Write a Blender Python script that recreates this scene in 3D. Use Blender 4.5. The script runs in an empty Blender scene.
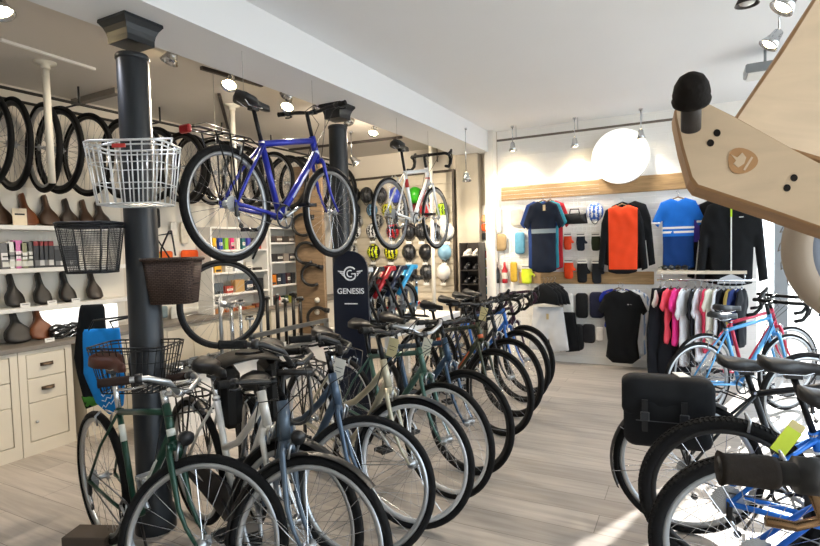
import bpy, math, random
from mathutils import Vector, Matrix
random.seed(7)
sc = bpy.context.scene
COL = sc.collection
PI = math.pi
# ------------------------------------------------------------------ camera
FPX = 532.0
CZ = 1.5
ay = Vector((280, 33, -FPX)).normalized()          # world +Y seen in camera axes
ax = Vector((1010, 2, FPX)); ax = (ax - ay * ax.dot(ay)).normalized()
az = ax.cross(ay)
CW = Matrix(((ax.x, ax.y, ax.z), (ay.x, ay.y, ay.z), (az.x, az.y, az.z)))   # camera -> world
cam_d = bpy.data.cameras.new('camera'); cam = bpy.data.objects.new('camera', cam_d); COL.objects.link(cam)
cam_d.sensor_width = 36; cam_d.lens = FPX / 820 * 36; cam_d.clip_start = 0.05
cam.matrix_world = Matrix.Translation((0, 0, CZ)) @ CW.to_4x4()
sc.camera = cam
# ------------------------------------------------------------------ world, sun, exposure
w = bpy.data.worlds.new('daylight'); sc.world = w; w.use_nodes = True
bgn = w.node_tree.nodes['Background']; bgn.inputs[0].default_value = (0.78, 0.90, 1.0, 1); bgn.inputs[1].default_value = 3.7
sd = bpy.data.lights.new('sun', 'SUN'); sd.energy = 9; sd.angle = 0.01; sd.color = (1, 0.95, 0.88)
sun = bpy.data.objects.new('sun', sd); COL.objects.link(sun)
sun.rotation_euler = (-Vector((0.264 * math.cos(0.44), 0.965 * math.cos(0.44), math.sin(0.44)))).to_track_quat('-Z', 'Y').to_euler()
sun.location = (3, 9, 6)
sc.view_settings.view_transform = 'Standard'; sc.view_settings.look = 'None'
sc.view_settings.gamma = 1; sc.view_settings.use_curve_mapping = False
sc.view_settings.exposure = 0.68
# ------------------------------------------------------------------ pixel to point on a real plane
def ray(px, py):
    return CW @ Vector((px - 410, 273 - py, -FPX))
def at(px, py, x=None, y=None, z=None, d=None):
    r = ray(px, py)
    if x is not None: t = x / r.x
    elif y is not None: t = y / r.y
    elif z is not None: t = (z - CZ) / r.z
    else: t = d / FPX
    return Vector((0, 0, CZ)) + r * t
# ------------------------------------------------------------------ materials
def lin(h):
    h = h.lstrip('#'); v = [int(h[i:i+2], 16) / 255 for i in (0, 2, 4)]
    return tuple(c / 12.92 if c <= 0.04045 else ((c + 0.055) / 1.055) ** 2.4 for c in v)
MC = {}
def C(hx, rough=0.5, metal=0.0, var=0.12, scale=14.0, bump=0.0, kind='plain', emit=0.0):
    key = (hx, rough, metal, var, scale, bump, kind, emit)
    if key in MC: return MC[key]
    m = bpy.data.materials.new('mat_' + hx.lstrip('#') + '_' + kind); m.use_nodes = True
    nt = m.node_tree; N = nt.nodes; Lk = nt.links; b = N['Principled BSDF']
    b.inputs['Roughness'].default_value = rough; b.inputs['Metallic'].default_value = metal
    if rough >= .6 and not metal: b.inputs['Specular IOR Level'].default_value = 0.2
    c = lin(hx)
    tc = N.new('ShaderNodeTexCoord')
    nz = N.new('ShaderNodeTexNoise'); nz.inputs['Scale'].default_value = scale; nz.inputs['Detail'].default_value = 4
    Lk.new(tc.outputs['Object'], nz.inputs['Vector'])
    mx = N.new('ShaderNodeMix'); mx.data_type = 'RGBA'
    mx.inputs['A'].default_value = tuple(max(0, x * (1 - var)) for x in c) + (1,)
    mx.inputs['B'].default_value = tuple(min(1, x * (1 + var)) for x in c) + (1,)
    Lk.new(nz.outputs['Fac'], mx.inputs['Factor'])
    out = mx.outputs['Result']
    bsrc = nz.outputs['Fac']
    if kind == 'planks':                       # floor: long grey-beige boards running across the shop
        bk = N.new('ShaderNodeTexBrick'); bk.inputs['Scale'].default_value = 1
        bk.inputs['Brick Width'].default_value = 1.2; bk.inputs['Row Height'].default_value = 0.2
        bk.inputs['Mortar Size'].default_value = 0.0022; bk.inputs['Mortar Smooth'].default_value = 0.3
        bk.offset = 0.37
        bk.inputs['Color1'].default_value = tuple(x * 0.86 for x in c) + (1,)
        bk.inputs['Color2'].default_value = tuple(min(1, x * 1.12) for x in c) + (1,)
        bk.inputs['Mortar'].default_value = tuple(x * 0.42 for x in c) + (1,)
        Lk.new(tc.outputs['Object'], bk.inputs['Vector'])
        mp = N.new('ShaderNodeMapping'); mp.inputs['Scale'].default_value = (1.3, 16, 1)
        Lk.new(tc.outputs['Object'], mp.inputs['Vector'])
        n2 = N.new('ShaderNodeTexNoise'); n2.inputs['Scale'].default_value = 1.6; n2.inputs['Detail'].default_value = 7; n2.inputs['Distortion'].default_value = 0.6
        Lk.new(mp.outputs['Vector'], n2.inputs['Vector'])
        rp = N.new('ShaderNodeMapRange'); rp.inputs['From Min'].default_value = 0.3; rp.inputs['From Max'].default_value = 0.7
        rp.inputs['To Min'].default_value = 0.78; rp.inputs['To Max'].default_value = 1.1
        Lk.new(n2.outputs['Fac'], rp.inputs['Value'])
        mu = N.new('ShaderNodeVectorMath'); mu.operation = 'MULTIPLY'
        Lk.new(bk.outputs['Color'], mu.inputs[0]); Lk.new(rp.outputs['Result'], mu.inputs[1])
        out = mu.outputs['Vector']; bsrc = bk.outputs['Fac']
    if kind in ('wood', 'ply'):
        mp = N.new('ShaderNodeMapping')
        mp.inputs['Scale'].default_value = (1.2, 9, 9) if kind == 'wood' else (2.0, 2.0, 9)
        Lk.new(tc.outputs['Object'], mp.inputs['Vector'])
        wv = N.new('ShaderNodeTexNoise'); wv.inputs['Scale'].default_value = 2.2; wv.inputs['Detail'].default_value = 6
        wv.inputs['Distortion'].default_value = 1.6
        Lk.new(mp.outputs['Vector'], wv.inputs['Vector'])
        Lk.new(wv.outputs['Fac'], mx.inputs['Factor'])
        mr = N.new('ShaderNodeMapRange'); mr.inputs['From Min'].default_value = 0.25; mr.inputs['From Max'].default_value = 0.75
        Lk.new(wv.outputs['Fac'], mr.inputs['Value']); Lk.new(mr.outputs['Result'], mx.inputs['Factor'])
    if kind == 'paintbrick':
        bk = N.new('ShaderNodeTexBrick'); bk.inputs['Scale'].default_value = 1
        bk.inputs['Brick Width'].default_value = 0.23; bk.inputs['Row Height'].default_value = 0.078
        bk.inputs['Mortar Size'].default_value = 0.006; bk.inputs['Mortar Smooth'].default_value = 0.6
        mp = N.new('ShaderNodeMapping'); mp.inputs['Rotation'].default_value = (PI / 2, 0, 0)
        Lk.new(tc.outputs['Object'], mp.inputs['Vector']); Lk.new(mp.outputs['Vector'], bk.inputs['Vector'])
        n3 = N.new('ShaderNodeMath'); n3.operation = 'MULTIPLY_ADD'; n3.inputs[1].default_value = -0.5
        Lk.new(bk.outputs['Fac'], n3.inputs[0]); Lk.new(nz.outputs['Fac'], n3.inputs[2]); bsrc = n3.outputs[0]
    if kind == 'wicker':
        bk = N.new('ShaderNodeTexBrick'); bk.inputs['Scale'].default_value = 1
        bk.inputs['Brick Width'].default_value = 0.022; bk.inputs['Row Height'].default_value = 0.009
        bk.inputs['Mortar Size'].default_value = 0.0016
        bk.inputs['Color1'].default_value = c + (1,); bk.inputs['Color2'].default_value = tuple(x * 0.7 for x in c) + (1,)
        bk.inputs['Mortar'].default_value = tuple(x * 0.25 for x in c) + (1,)
        mp = N.new('ShaderNodeMapping'); mp.inputs['Rotation'].default_value = (PI / 2, 0, 0)
        Lk.new(tc.outputs['Object'], mp.inputs['Vector']); Lk.new(mp.outputs['Vector'], bk.inputs['Vector'])
        out = bk.outputs['Color']; bsrc = bk.outputs['Fac']
    if kind == 'tread':
        wv = N.new('ShaderNodeTexWave'); wv.inputs['Scale'].default_value = 40; wv.bands_direction = 'DIAGONAL'
        Lk.new(tc.outputs['Object'], wv.inputs['Vector']); bsrc = wv.outputs['Fac']
    Lk.new(out, b.inputs['Base Color'])
    if bump:
        bp = N.new('ShaderNodeBump'); bp.inputs['Strength'].default_value = bump; bp.inputs['Distance'].default_value = 0.01
        Lk.new(bsrc, bp.inputs['Height']); Lk.new(bp.outputs['Normal'], b.inputs['Normal'])
    if emit:
        Lk.new(out, b.inputs['Emission Color']); b.inputs['Emission Strength'].default_value = emit
    MC[key] = m; return m
def glassmat(name, tint=(1, 1, 1), fac=0.06, rough=0.02):
    if name in MC: return MC[name]
    m = bpy.data.materials.new(name); m.use_nodes = True; nt = m.node_tree; N = nt.nodes; N.clear()
    o = N.new('ShaderNodeOutputMaterial'); mx = N.new('ShaderNodeMixShader'); t = N.new('ShaderNodeBsdfTransparent'); g = N.new('ShaderNodeBsdfGlossy')
    t.inputs[0].default_value = tint + (1,); g.inputs['Roughness'].default_value = rough; mx.inputs[0].default_value = fac
    nz = N.new('ShaderNodeTexNoise'); nz.inputs['Scale'].default_value = 3
    mr = N.new('ShaderNodeMapRange'); mr.inputs['To Min'].default_value = fac * 0.8; mr.inputs['To Max'].default_value = fac * 1.2
    nt.links.new(nz.outputs['Fac'], mr.inputs['Value']); nt.links.new(mr.outputs['Result'], mx.inputs[0])
    nt.links.new(t.outputs[0], mx.inputs[1]); nt.links.new(g.outputs[0], mx.inputs[2]); nt.links.new(mx.outputs[0], o.inputs[0])
    MC[name] = m; return m
BLK = C('#121315', 0.45); RUB = C('#131314', 0.8, 0, 0.2, 60, 0.15); CHR = C('#c9ccd0', 0.18, 1.0, 0.03); ALU = C('#aeb2b6', 0.32, 0.9, 0.05)
WHT = C('#e9e8e4', 0.5, 0, 0.03); CREAM = C('#d6cfc0', 0.5, 0, 0.05, 4); STL = C('#8d9296', 0.35, 0.8, 0.08)
# ------------------------------------------------------------------ mesh builder
class MB:
    def __init__(s): s.v = []; s.f = []; s.m = []; s.sm = []; s.mats = []
    def mi(s, m):
        if m not in s.mats: s.mats.append(m)
        return s.mats.index(m)
    def add(s, vs, fs, m, smooth=False, T=None):
        o = len(s.v); k = s.mi(m)
        for p in vs:
            p = Vector(p)
            if T is not None: p = T @ p
            s.v.append(p)
        for f in fs: s.f.append([i + o for i in f]); s.m.append(k); s.sm.append(smooth)
    def box(s, lo, hi, m, T=None, bev=0.0):
        x0, y0, z0 = lo; x1, y1, z1 = hi
        if bev <= 0:
            vs = [(x0,y0,z0),(x1,y0,z0),(x1,y1,z0),(x0,y1,z0),(x0,y0,z1),(x1,y0,z1),(x1,y1,z1),(x0,y1,z1)]
            s.add(vs, [(0,3,2,1),(4,5,6,7),(0,1,5,4),(1,2,6,5),(2,3,7,6),(3,0,4,7)], m, False, T); return
        b = min(bev, (x1-x0)/2.01, (y1-y0)/2.01, (z1-z0)/2.01)
        rings = []
        for z, i in ((z0, b), (z0+b, 0), (z1-b, 0), (z1, b)):
            rings.append([(x0+i+b*(i==0),y0+i,z),(x1-i-b*(i==0),y0+i,z),(x1-i,y0+i+b*(i==0),z),(x1-i,y1-i-b*(i==0),z),(x1-i-b*(i==0),y1-i,z),(x0+i+b*(i==0),y1-i,z),(x0+i,y1-i-b*(i==0),z),(x0+i,y0+i+b*(i==0),z)])
        vs = [p for r in rings for p in r]; fs = []
        for k in range(3):
            for j in range(8): fs.append((k*8+j, k*8+(j+1)%8, k*8+8+(j+1)%8, k*8+8+j))
        fs.append(tuple(reversed(range(8)))); fs.append(tuple(range(24, 32)))
        s.add(vs, fs, m, False, T)
    def tube(s, pts, r, m, n=8, closed=False, T=None, cap=True, flat=None):
        P = [Vector(p) for p in pts]; k = len(P)
        R = r if isinstance(r, (list, tuple)) else [r] * k
        vs = []; fs = []; prev = None
        for i in range(k):
            if closed: t = P[(i+1) % k] - P[(i-1) % k]
            else: t = P[min(i+1, k-1)] - P[max(i-1, 0)]
            if t.length < 1e-9: t = Vector((0, 0, 1))
            t.normalize()
            if prev is None:
                a = Vector((0, 0, 1)) if abs(t.z) < 0.9 else Vector((1, 0, 0))
                nrm = (a - t * a.dot(t)).normalized()
            else:
                nrm = prev - t * prev.dot(t)
                nrm = nrm.normalized() if nrm.length > 1e-6 else Vector((1, 0, 0))
            prev = nrm; bn = t.cross(nrm)
            for j in range(n):
                q = 2 * PI * j / n
                fx = (flat or 1.0)
                vs.append(P[i] + (nrm * math.cos(q) + bn * math.sin(q) * fx) * R[i])
        for i in range(k if closed else k - 1):
            a = i * n; b = ((i + 1) % k) * n
            for j in range(n): fs.append((a + j, a + (j+1) % n, b + (j+1) % n, b + j))
        if cap and not closed: fs.append(tuple(reversed(range(n)))); fs.append(tuple((k-1)*n + j for j in range(n)))
        s.add(vs, fs, m, n > 4, T)
    def lathe(s, prof, m, n=24, axis='z', c=(0, 0, 0), T=None, closed=False, smooth=True, mats=None):
        c = Vector(c); k = len(prof); vs = []
        for (r, h) in prof:
            for j in range(n):
                q = 2 * PI * j / n; a = r * math.cos(q); b = r * math.sin(q)
                vs.append(c + (Vector((a, b, h)) if axis == 'z' else Vector((b, h, a)) if axis == 'y' else Vector((h, a, b))))
        for i in range(k if closed else k - 1):
            i2 = (i + 1) % k
            fs = [(i*n+j, i*n+(j+1) % n, i2*n+(j+1) % n, i2*n+j) for j in range(n)]
            s.add(vs if i == 0 else [], [tuple(q - (0 if i == 0 else len(vs)) for q in f) for f in fs], mats[i] if mats else m, smooth, T)
    def prism(s, outline, y0, y1, m, T=None, ms=None):      # outline in x,z ; thickness in y
        n = len(outline)
        vs = [(x, y0, z) for x, z in outline] + [(x, y1, z) for x, z in outline]
        s.add(vs, [tuple(range(n)), tuple(reversed(range(n, 2*n)))], m, False, T)
        s.add(vs, [(i, i+n, (i+1) % n + n, (i+1) % n) for i in range(n)], ms or m, False, T)
    def sphere(s, c, r, m, n=12, T=None, sc3=(1, 1, 1), half=False):
        pr = []; k = n // 2
        for i in range(k + 1):
            a = -PI/2 + PI * i / k
            if half and a < -0.01: continue
            pr.append((max(1e-4, math.cos(a)) * r, math.sin(a) * r))
        M2 = Matrix.Translation(c) @ Matrix.Diagonal((sc3[0], sc3[1], sc3[2], 1))
        s.lathe(pr, m, n, T=(T @ M2) if T is not None else M2)
    def puff(s, outline, th, m, cell=0.02, fold=0.0, cf=None, T=None, seed=0, yo=0.0, edge=0.25):
        xs = [p[0] for p in outline]; zs = [p[1] for p in outline]
        x0, x1, z0, z1 = min(xs), max(xs), min(zs), max(zs)
        nx = max(3, int((x1-x0)/cell)+1); nz = max(3, int((z1-z0)/cell)+1)
        n = len(outline)
        def near(x, z):
            best = 1e9; bp = None; ins = False
            for i in range(n):
                ax_, az_ = outline[i]; bx, bz = outline[(i+1) % n]
                dx, dz = bx-ax_, bz-az_; L = dx*dx+dz*dz
                t = 0 if L == 0 else max(0, min(1, ((x-ax_)*dx+(z-az_)*dz)/L))
                qx, qz = ax_+t*dx, az_+t*dz; d = (qx-x)**2+(qz-z)**2
                if d < best: best = d; bp = (qx, qz)
                if (az_ > z) != (bz > z) and x < (bx-ax_)*(z-az_)/(bz-az_)+ax_: ins = not ins
            return math.sqrt(best), bp, ins
        G = {}
        hx = (x1-x0)/nx; hz = (z1-z0)/nz; h = max(hx, hz)
        inside = {}
        for i in range(nx):
            for j in range(nz):
                d, bp, ins = near(x0+(i+0.5)*hx, z0+(j+0.5)*hz)
                inside[i, j] = ins
        used = {}
        for (i, j), q in inside.items():
            if q:
                for a, b in ((i, j), (i+1, j), (i+1, j+1), (i, j+1)): used[a, b] = 1
        vs = []; idx = {}
        for (i, j) in used:
            x = x0+i*hx; z = z0+j*hz; d, bp, ins = near(x, z)
            border = not all(inside.get(q, False) for q in ((i, j), (i-1, j), (i-1, j-1), (i, j-1)))
            if border: x, z = bp; d = 0
            g = (edge + (1-edge) * min(1, d / (0.05 + th*0.7)) ** 0.6) * th / 2
            f = fold * (math.sin(x*55 + seed + 3*math.sin(z*9+seed)) * 0.6 + math.sin(x*23+z*31+seed*2) * 0.4) if fold else 0
            idx[i, j] = len(vs) // 2
            vs.append((x, yo - g + f, z)); vs.append((x, yo + g + f, z))
        groups = {}
        for (i, j), q in inside.items():
            if not q: continue
            a, b, c, d_ = idx[i, j], idx[i+1, j], idx[i+1, j+1], idx[i, j+1]
            mm = cf((x0+(i+.5)*hx - x0)/(x1-x0), (z0+(j+.5)*hz - z0)/(z1-z0)) if cf else m
            L = groups.setdefault(mm, [])
            L.append((2*a, 2*b, 2*c, 2*d_)); L.append((2*a+1, 2*d_+1, 2*c+1, 2*b+1))
            for (e, g_, nb) in ((a, b, (i, j-1)), (b, c, (i+1, j)), (c, d_, (i, j+1)), (d_, a, (i-1, j))):
                if not inside.get(nb, False): L.append((2*e, 2*e+1, 2*g_+1, 2*g_))
        first = True; o = len(s.v)
        for mm, L in groups.items():
            if first: s.add(vs, L, mm, True, T); first = False
            else:
                k = s.mi(mm)
                for f in L: s.f.append([q + o for q in f]); s.m.append(k); s.sm.append(True)
    def data(s, name):
        me = bpy.data.meshes.new(name); me.from_pydata([tuple(p) for p in s.v], [], s.f)
        for m in s.mats: me.materials.append(m)
        me.polygons.foreach_set('material_index', s.m); me.polygons.foreach_set('use_smooth', s.sm)
        me.update(); return me
    def build(s, name, parent=None, loc=None, rot=None):
        return link(name, s.data(name), parent, loc, rot)
def link(name, data, parent=None, loc=None, rot=None):
    o = bpy.data.objects.new(name, data); COL.objects.link(o)
    if parent is not None: o.parent = parent
    if loc is not None: o.location = loc
    if rot is not None: o.rotation_euler = rot
    return o
def tag(o, label=None, cat=None, group=None, kind=None):
    if label: o['label'] = label
    if cat: o['category'] = cat
    if group: o['group'] = group
    if kind: o['kind'] = kind
    return o
def thing(name, label, cat, loc=(0, 0, 0), rz=0.0, group=None):
    return tag(link(name, None, None, loc, (0, 0, rz)), label, cat, group)
def struct(name, mb, **k):
    o = mb.build(name, **k); o['kind'] = 'structure'; return o
def one(name, mb, label, cat, loc=(0, 0, 0), rot=(0, 0, 0), group=None):
    return tag(mb.build(name, None, loc, rot), label, cat, group)
def copy_tree(o, parent=None):
    c = o.copy(); COL.objects.link(c)
    if parent is not None: c.parent = parent
    for ch in list(o.children): copy_tree(ch, c)
    return c
def text(body, size, m, parent, loc, rot, name='lettering', depth=0.001, align='CENTER'):
    cu = bpy.data.curves.new('t', 'FONT'); cu.body = body; cu.size = size; cu.extrude = depth; cu.align_x = align; cu.offset = size * 0.012
    o = bpy.data.objects.new('t', cu); COL.objects.link(o)
    bpy.context.view_layer.update()
    me = bpy.data.meshes.new_from_object(o.evaluated_get(bpy.context.evaluated_depsgraph_get()))
    bpy.data.objects.remove(o); me.materials.clear(); me.materials.append(m)
    return link(name, me, parent, loc, rot)
def arc(cx, cz, r, a0, a1, n):
    return [(cx + r*math.cos(math.radians(a0+(a1-a0)*i/n)), cz + r*math.sin(math.radians(a0+(a1-a0)*i/n))) for i in range(n+1)]
ORD = ['first', 'second', 'third', 'fourth', 'fifth', 'sixth', 'seventh', 'eighth', 'ninth', 'tenth', 'eleventh', 'twelfth', 'thirteenth', 'fourteenth', 'fifteenth', 'sixteenth', 'seventeenth', 'eighteenth', 'nineteenth', 'twentieth', 'twenty-first', 'twenty-second', 'twenty-third']
# ------------------------------------------------------------------ the room
XL, YB, XR, YF = -4.80, 6.83, 2.5, -2.2
ZM, ZL, ZB = 2.99, 2.88, 2.72
BX0, BX1 = -2.78, -2.33
WALL = C('#ece7df', 0.7, 0, 0.03, 3, 0.1); WALLB = C('#f3f1ed', 0.7, 0, 0.04, 5, 0.5, 'paintbrick'); CEIL = C('#e4e6e9', 0.8, 0, 0.02, 2)
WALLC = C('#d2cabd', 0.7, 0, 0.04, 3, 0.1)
b = MB(); b.box((-7, YF-1, -0.1), (XR+.3, YB+.3, 0), C('#aaa29a', 0.42, 0, 0.1, 3, 0.12, 'planks')); struct('floor', b)
b = MB(); b.box((BX1, YF, ZM), (XR+.2, YB+.2, ZM+.15), CEIL); struct('ceiling', b)
b = MB(); b.box((-7, YF, ZL), (BX0, YB+.2, ZL+.15), C('#d2ccc4', 0.8, 0, 0.03, 2)); struct('ceiling_left', b)
b = MB(); b.box((BX0, YF, ZB), (BX1, YB, ZM+.15), CEIL); struct('trim_1', b)
b = MB(); b.box((-2.25, YB, 0), (0.64, YB+.2, ZM), WALLB); struct('wall_back', b)
b = MB(); b.box((-7, YB, 0), (-2.25, YB+.2, ZM), WALLC); struct('wall_back_left', b)
b = MB(); b.box((-2.38, YB-.14, 0), (-2.26, YB, ZM), WALL); struct('wall_nib', b)
b = MB(); b.box((0.64, YB, 2.62), (XR+.2, YB+.2, ZM), WALL); struct('wall_over_window', b)
b = MB(); b.box((XL-.15, YF, 0), (XL, YB, ZL), WALLC); struct('wall_left', b)
b = MB(); b.box((-7, YF-.2, 0), (XR+.2, YF, ZM), WALL); struct('wall_front', b)
b = MB(); b.box((-2.25, YB-.015, 0), (.64, YB, .09), WHT); struct('baseboard_back', b)
# right side: shop window
b = MB()
b.box((XR, YF, 0), (XR+.2, -1.2, ZM), WALL); b.box((XR, -1.2, 2.62), (XR+.2, YB+.2, ZM), WALL); b.box((XR, -1.2, 0), (XR+.2, YB+.2, .3), WALL)
b.box((XR, 6.55, .3), (XR+.2, YB+.2, 2.62), WALL); struct('wall_right', b)
FR = C('#8f9498', 0.4, 0.3, 0.05)
b = MB()
for y in (-1.2, 1.35, 3.95, 6.49): b.box((XR+.02, y, .3), (XR+.08, y+.06, 2.62), FR)
b.box((XR+.02, -1.2, .3), (XR+.08, 6.55, .36), FR); b.box((XR+.02, -1.2, 2.56), (XR+.08, 6.55, 2.62), FR)
b.box((XR+.045, -1.14, .36), (XR+.055, 6.49, 2.56), glassmat('pane')); struct('window_1', b)
b = MB()
b.box((0.80, YB+.02, 0), (0.92, YB+.12, 2.62), FR); b.box((2.4, YB+.02, 0), (2.5, YB+.12, 2.62), FR); b.box((.64, YB+.02, 2.52), (2.5, YB+.12, 2.62), FR)
b.box((.92, YB+.02, 0), (2.4, YB+.12, .14), FR); b.box((1.62, YB+.02, .14), (1.68, YB+.12, 2.52), FR)
b.box((.92, YB+.06, .14), (2.4, YB+.07, 2.52), glassmat('pane')); b.box((.64, YB+.06, 0), (.8, YB+.07, 2.52), glassmat('pane')); struct('window_2', b)
b = MB(); b.box((-12, -12, -.22), (30, 40, -.12), C('#b9b6b0', 0.8, 0, 0.1, 2)); struct('ground_outside', b)
for (c, sx, sy, rot) in (((XR+.1, 2.6, 1.5), 7.6, 2.3, (0, PI/2, 0)), ((1.57, YB+.15, 1.35), 1.8, 2.5, (-PI/2, 0, 0))):
    ld = bpy.data.lights.new('portal', 'AREA'); ld.shape = 'RECTANGLE'; ld.size = sy if rot[1] else sx; ld.size_y = sx if rot[1] else sy
    ld.cycles.is_portal = True; lo = bpy.data.objects.new('window_portal', ld); COL.objects.link(lo); lo.location = c; lo.rotation_euler = rot
# ------------------------------------------------------------------ bicycles
WC = {}
def wheel_meshes(R, tr, rimm, tyrem, knob, wall_m, spoke_m, nsp=28, rimw=0.012, rimh=0.018):
    key = (R, tr, rimm.name, tyrem.name, knob, wall_m.name if wall_m else '', spoke_m.name, nsp, rimh)
    if key in WC: return WC[key]
    rr = R - 2 * tr                                          # rim outer radius
    b = MB(); n = 56
    b.lathe([(rr+.004, -rimw), (rr+.004, rimw), (rr-rimh, rimw*.55), (rr-rimh-.002, 0), (rr-rimh, -rimw*.55)], rimm, n, 'y', closed=True)
    rim = b.data('rim')
    b = MB(); prof = [((R-tr) + tr*math.cos(2*PI*k/10), tr*math.sin(2*PI*k/10)) for k in range(10)]
    b.lathe(prof, tyrem, n, 'y', closed=True, mats=[(wall_m if (wall_m and k in (3, 6)) else tyrem) for k in range(10)])
    if knob:
        m2 = 104
        for k in range(m2):
            for row, (dy, tilt) in enumerate(((-.62, .5), (0, 0), (.62, -.5))):
                a = 2*PI*(k + (.5 if row == 1 else 0))/m2; r_ = (R-tr) + tr*math.sqrt(1-dy*dy)*.98
                T = Matrix.Rotation(-a, 4, 'Y') @ Matrix.Translation((r_, dy*tr, 0)) @ Matrix.Rotation(tilt, 4, 'X') @ Matrix.Rotation(math.asin(dy)*.9, 4, 'Z')
                b.box((-.003, -tr*.27, -.0072), (.0022, tr*.27, .0072), tyrem, T)
    tyre = b.data('tyre')
    b = MB()
    for k in range(nsp):
        a = 2*PI*k/nsp; s = 1 if k % 2 else -1; a2 = a + (0.55 if (k//2) % 2 else -0.55)
        b.tube([(.022*math.cos(a2), s*.026, .022*math.sin(a2)), ((rr-rimh)*math.cos(a), 0, (rr-rimh)*math.sin(a))], .0012, spoke_m, 4, cap=False)
    spk = b.data('spokes')
    b = MB(); b.lathe([(.001, -.05), (.006, -.05), (.006, -.034), (.026, -.03), (.026, -.025), (.014, -.02), (.012, 0), (.014, .02), (.026, .025), (.026, .03), (.006, .034), (.006, .05), (.001, .05)], ALU, 14, 'y')
    hub = b.data('hub')
    WC[key] = (rim, tyre, spk, hub); return WC[key]
def make_wheel(name, parent, R=.345, tr=.019, rimm=None, tyrem=None, knob=False, wall=None, spm=None, loc=(0, 0, 0), rot=None, rimh=.018, nsp=28):
    rim, tyre, spk, hub = wheel_meshes(R, tr, rimm or ALU, tyrem or RUB, knob, wall, spm or CHR, nsp, .012, rimh)
    o = link(name, rim, parent, loc)
    if rot is not None: o.rotation_mode = 'QUATERNION'; o.rotation_quaternion = rot
    link('tyre', tyre, o); link('spokes', spk, o); link('hub', hub, o)
    return o
def saddle_mb(b, c, m, L=.27, wd=.15, tilt=0.0, rails=True, T=None, rivets=None, th=.035):
    T0 = (T if T is not None else Matrix()) @ Matrix.Translation(c) @ Matrix.Rotation(tilt, 4, 'Y')
    ns, nk = 15, 11; vs = []; fs = []
    for i in range(ns):
        t = i/(ns-1); x = -L*.5 + L*t
        if t < .42: wv = wd*.5*math.sqrt(max(0.0, 1-((.30-t)/.34)**2)) if t < .3 else wd*.5*(1-.0*(t-.3))
        else: wv = 0
        # smooth outline: wide tail, narrow nose
        f = 1/(1+math.exp((t-.46)*16)); wv = .018 + (wd*.5-.018)*f
        if t < .12: wv *= math.sqrt(max(.05, 1-((.12-t)/.13)**2))
        if t > .92: wv *= math.sqrt(max(.08, 1-((t-.92)/.085)**2))
        zc = .012*math.cos((t-.05)*2.4*PI*.42) + (.012 if t < .15 else 0)*(1-t/.15)
        for k in range(nk):
            a = PI*k/(nk-1); y = wv*math.cos(a); z = zc + th*(math.sin(a)**.6) - th
            if k in (0, nk-1): z -= .018*(1-abs(t-.35))
            vs.append((x, y, z))
    for i in range(ns-1):
        for k in range(nk-1): fs.append((i*nk+k, (i+1)*nk+k, (i+1)*nk+k+1, i*nk+k+1))
        fs.append((i*nk+nk-1, (i+1)*nk+nk-1, (i+1)*nk, i*nk))
    fs.append(tuple(range(nk))); fs.append(tuple(reversed([(ns-1)*nk+k for k in range(nk)])))
    b.add(vs, fs, m, True, T0)
    if rivets:
        for y in (-.05, -.025, 0, .025, .05): b.sphere((-L*.5+.022, y, .004), .005, rivets, 6, T=T0)
    if rails:
        for s in (-1, 1): b.tube([(-L*.42, s*.035, -.03), (-L*.25, s*.022, -.055), (L*.1, s*.022, -.055), (L*.4, s*.006, -.03)], .0035, CHR, 5, T=T0)
def rotv(v, ax_, ang): return Matrix.Rotation(ang, 3, ax_) @ v
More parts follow.
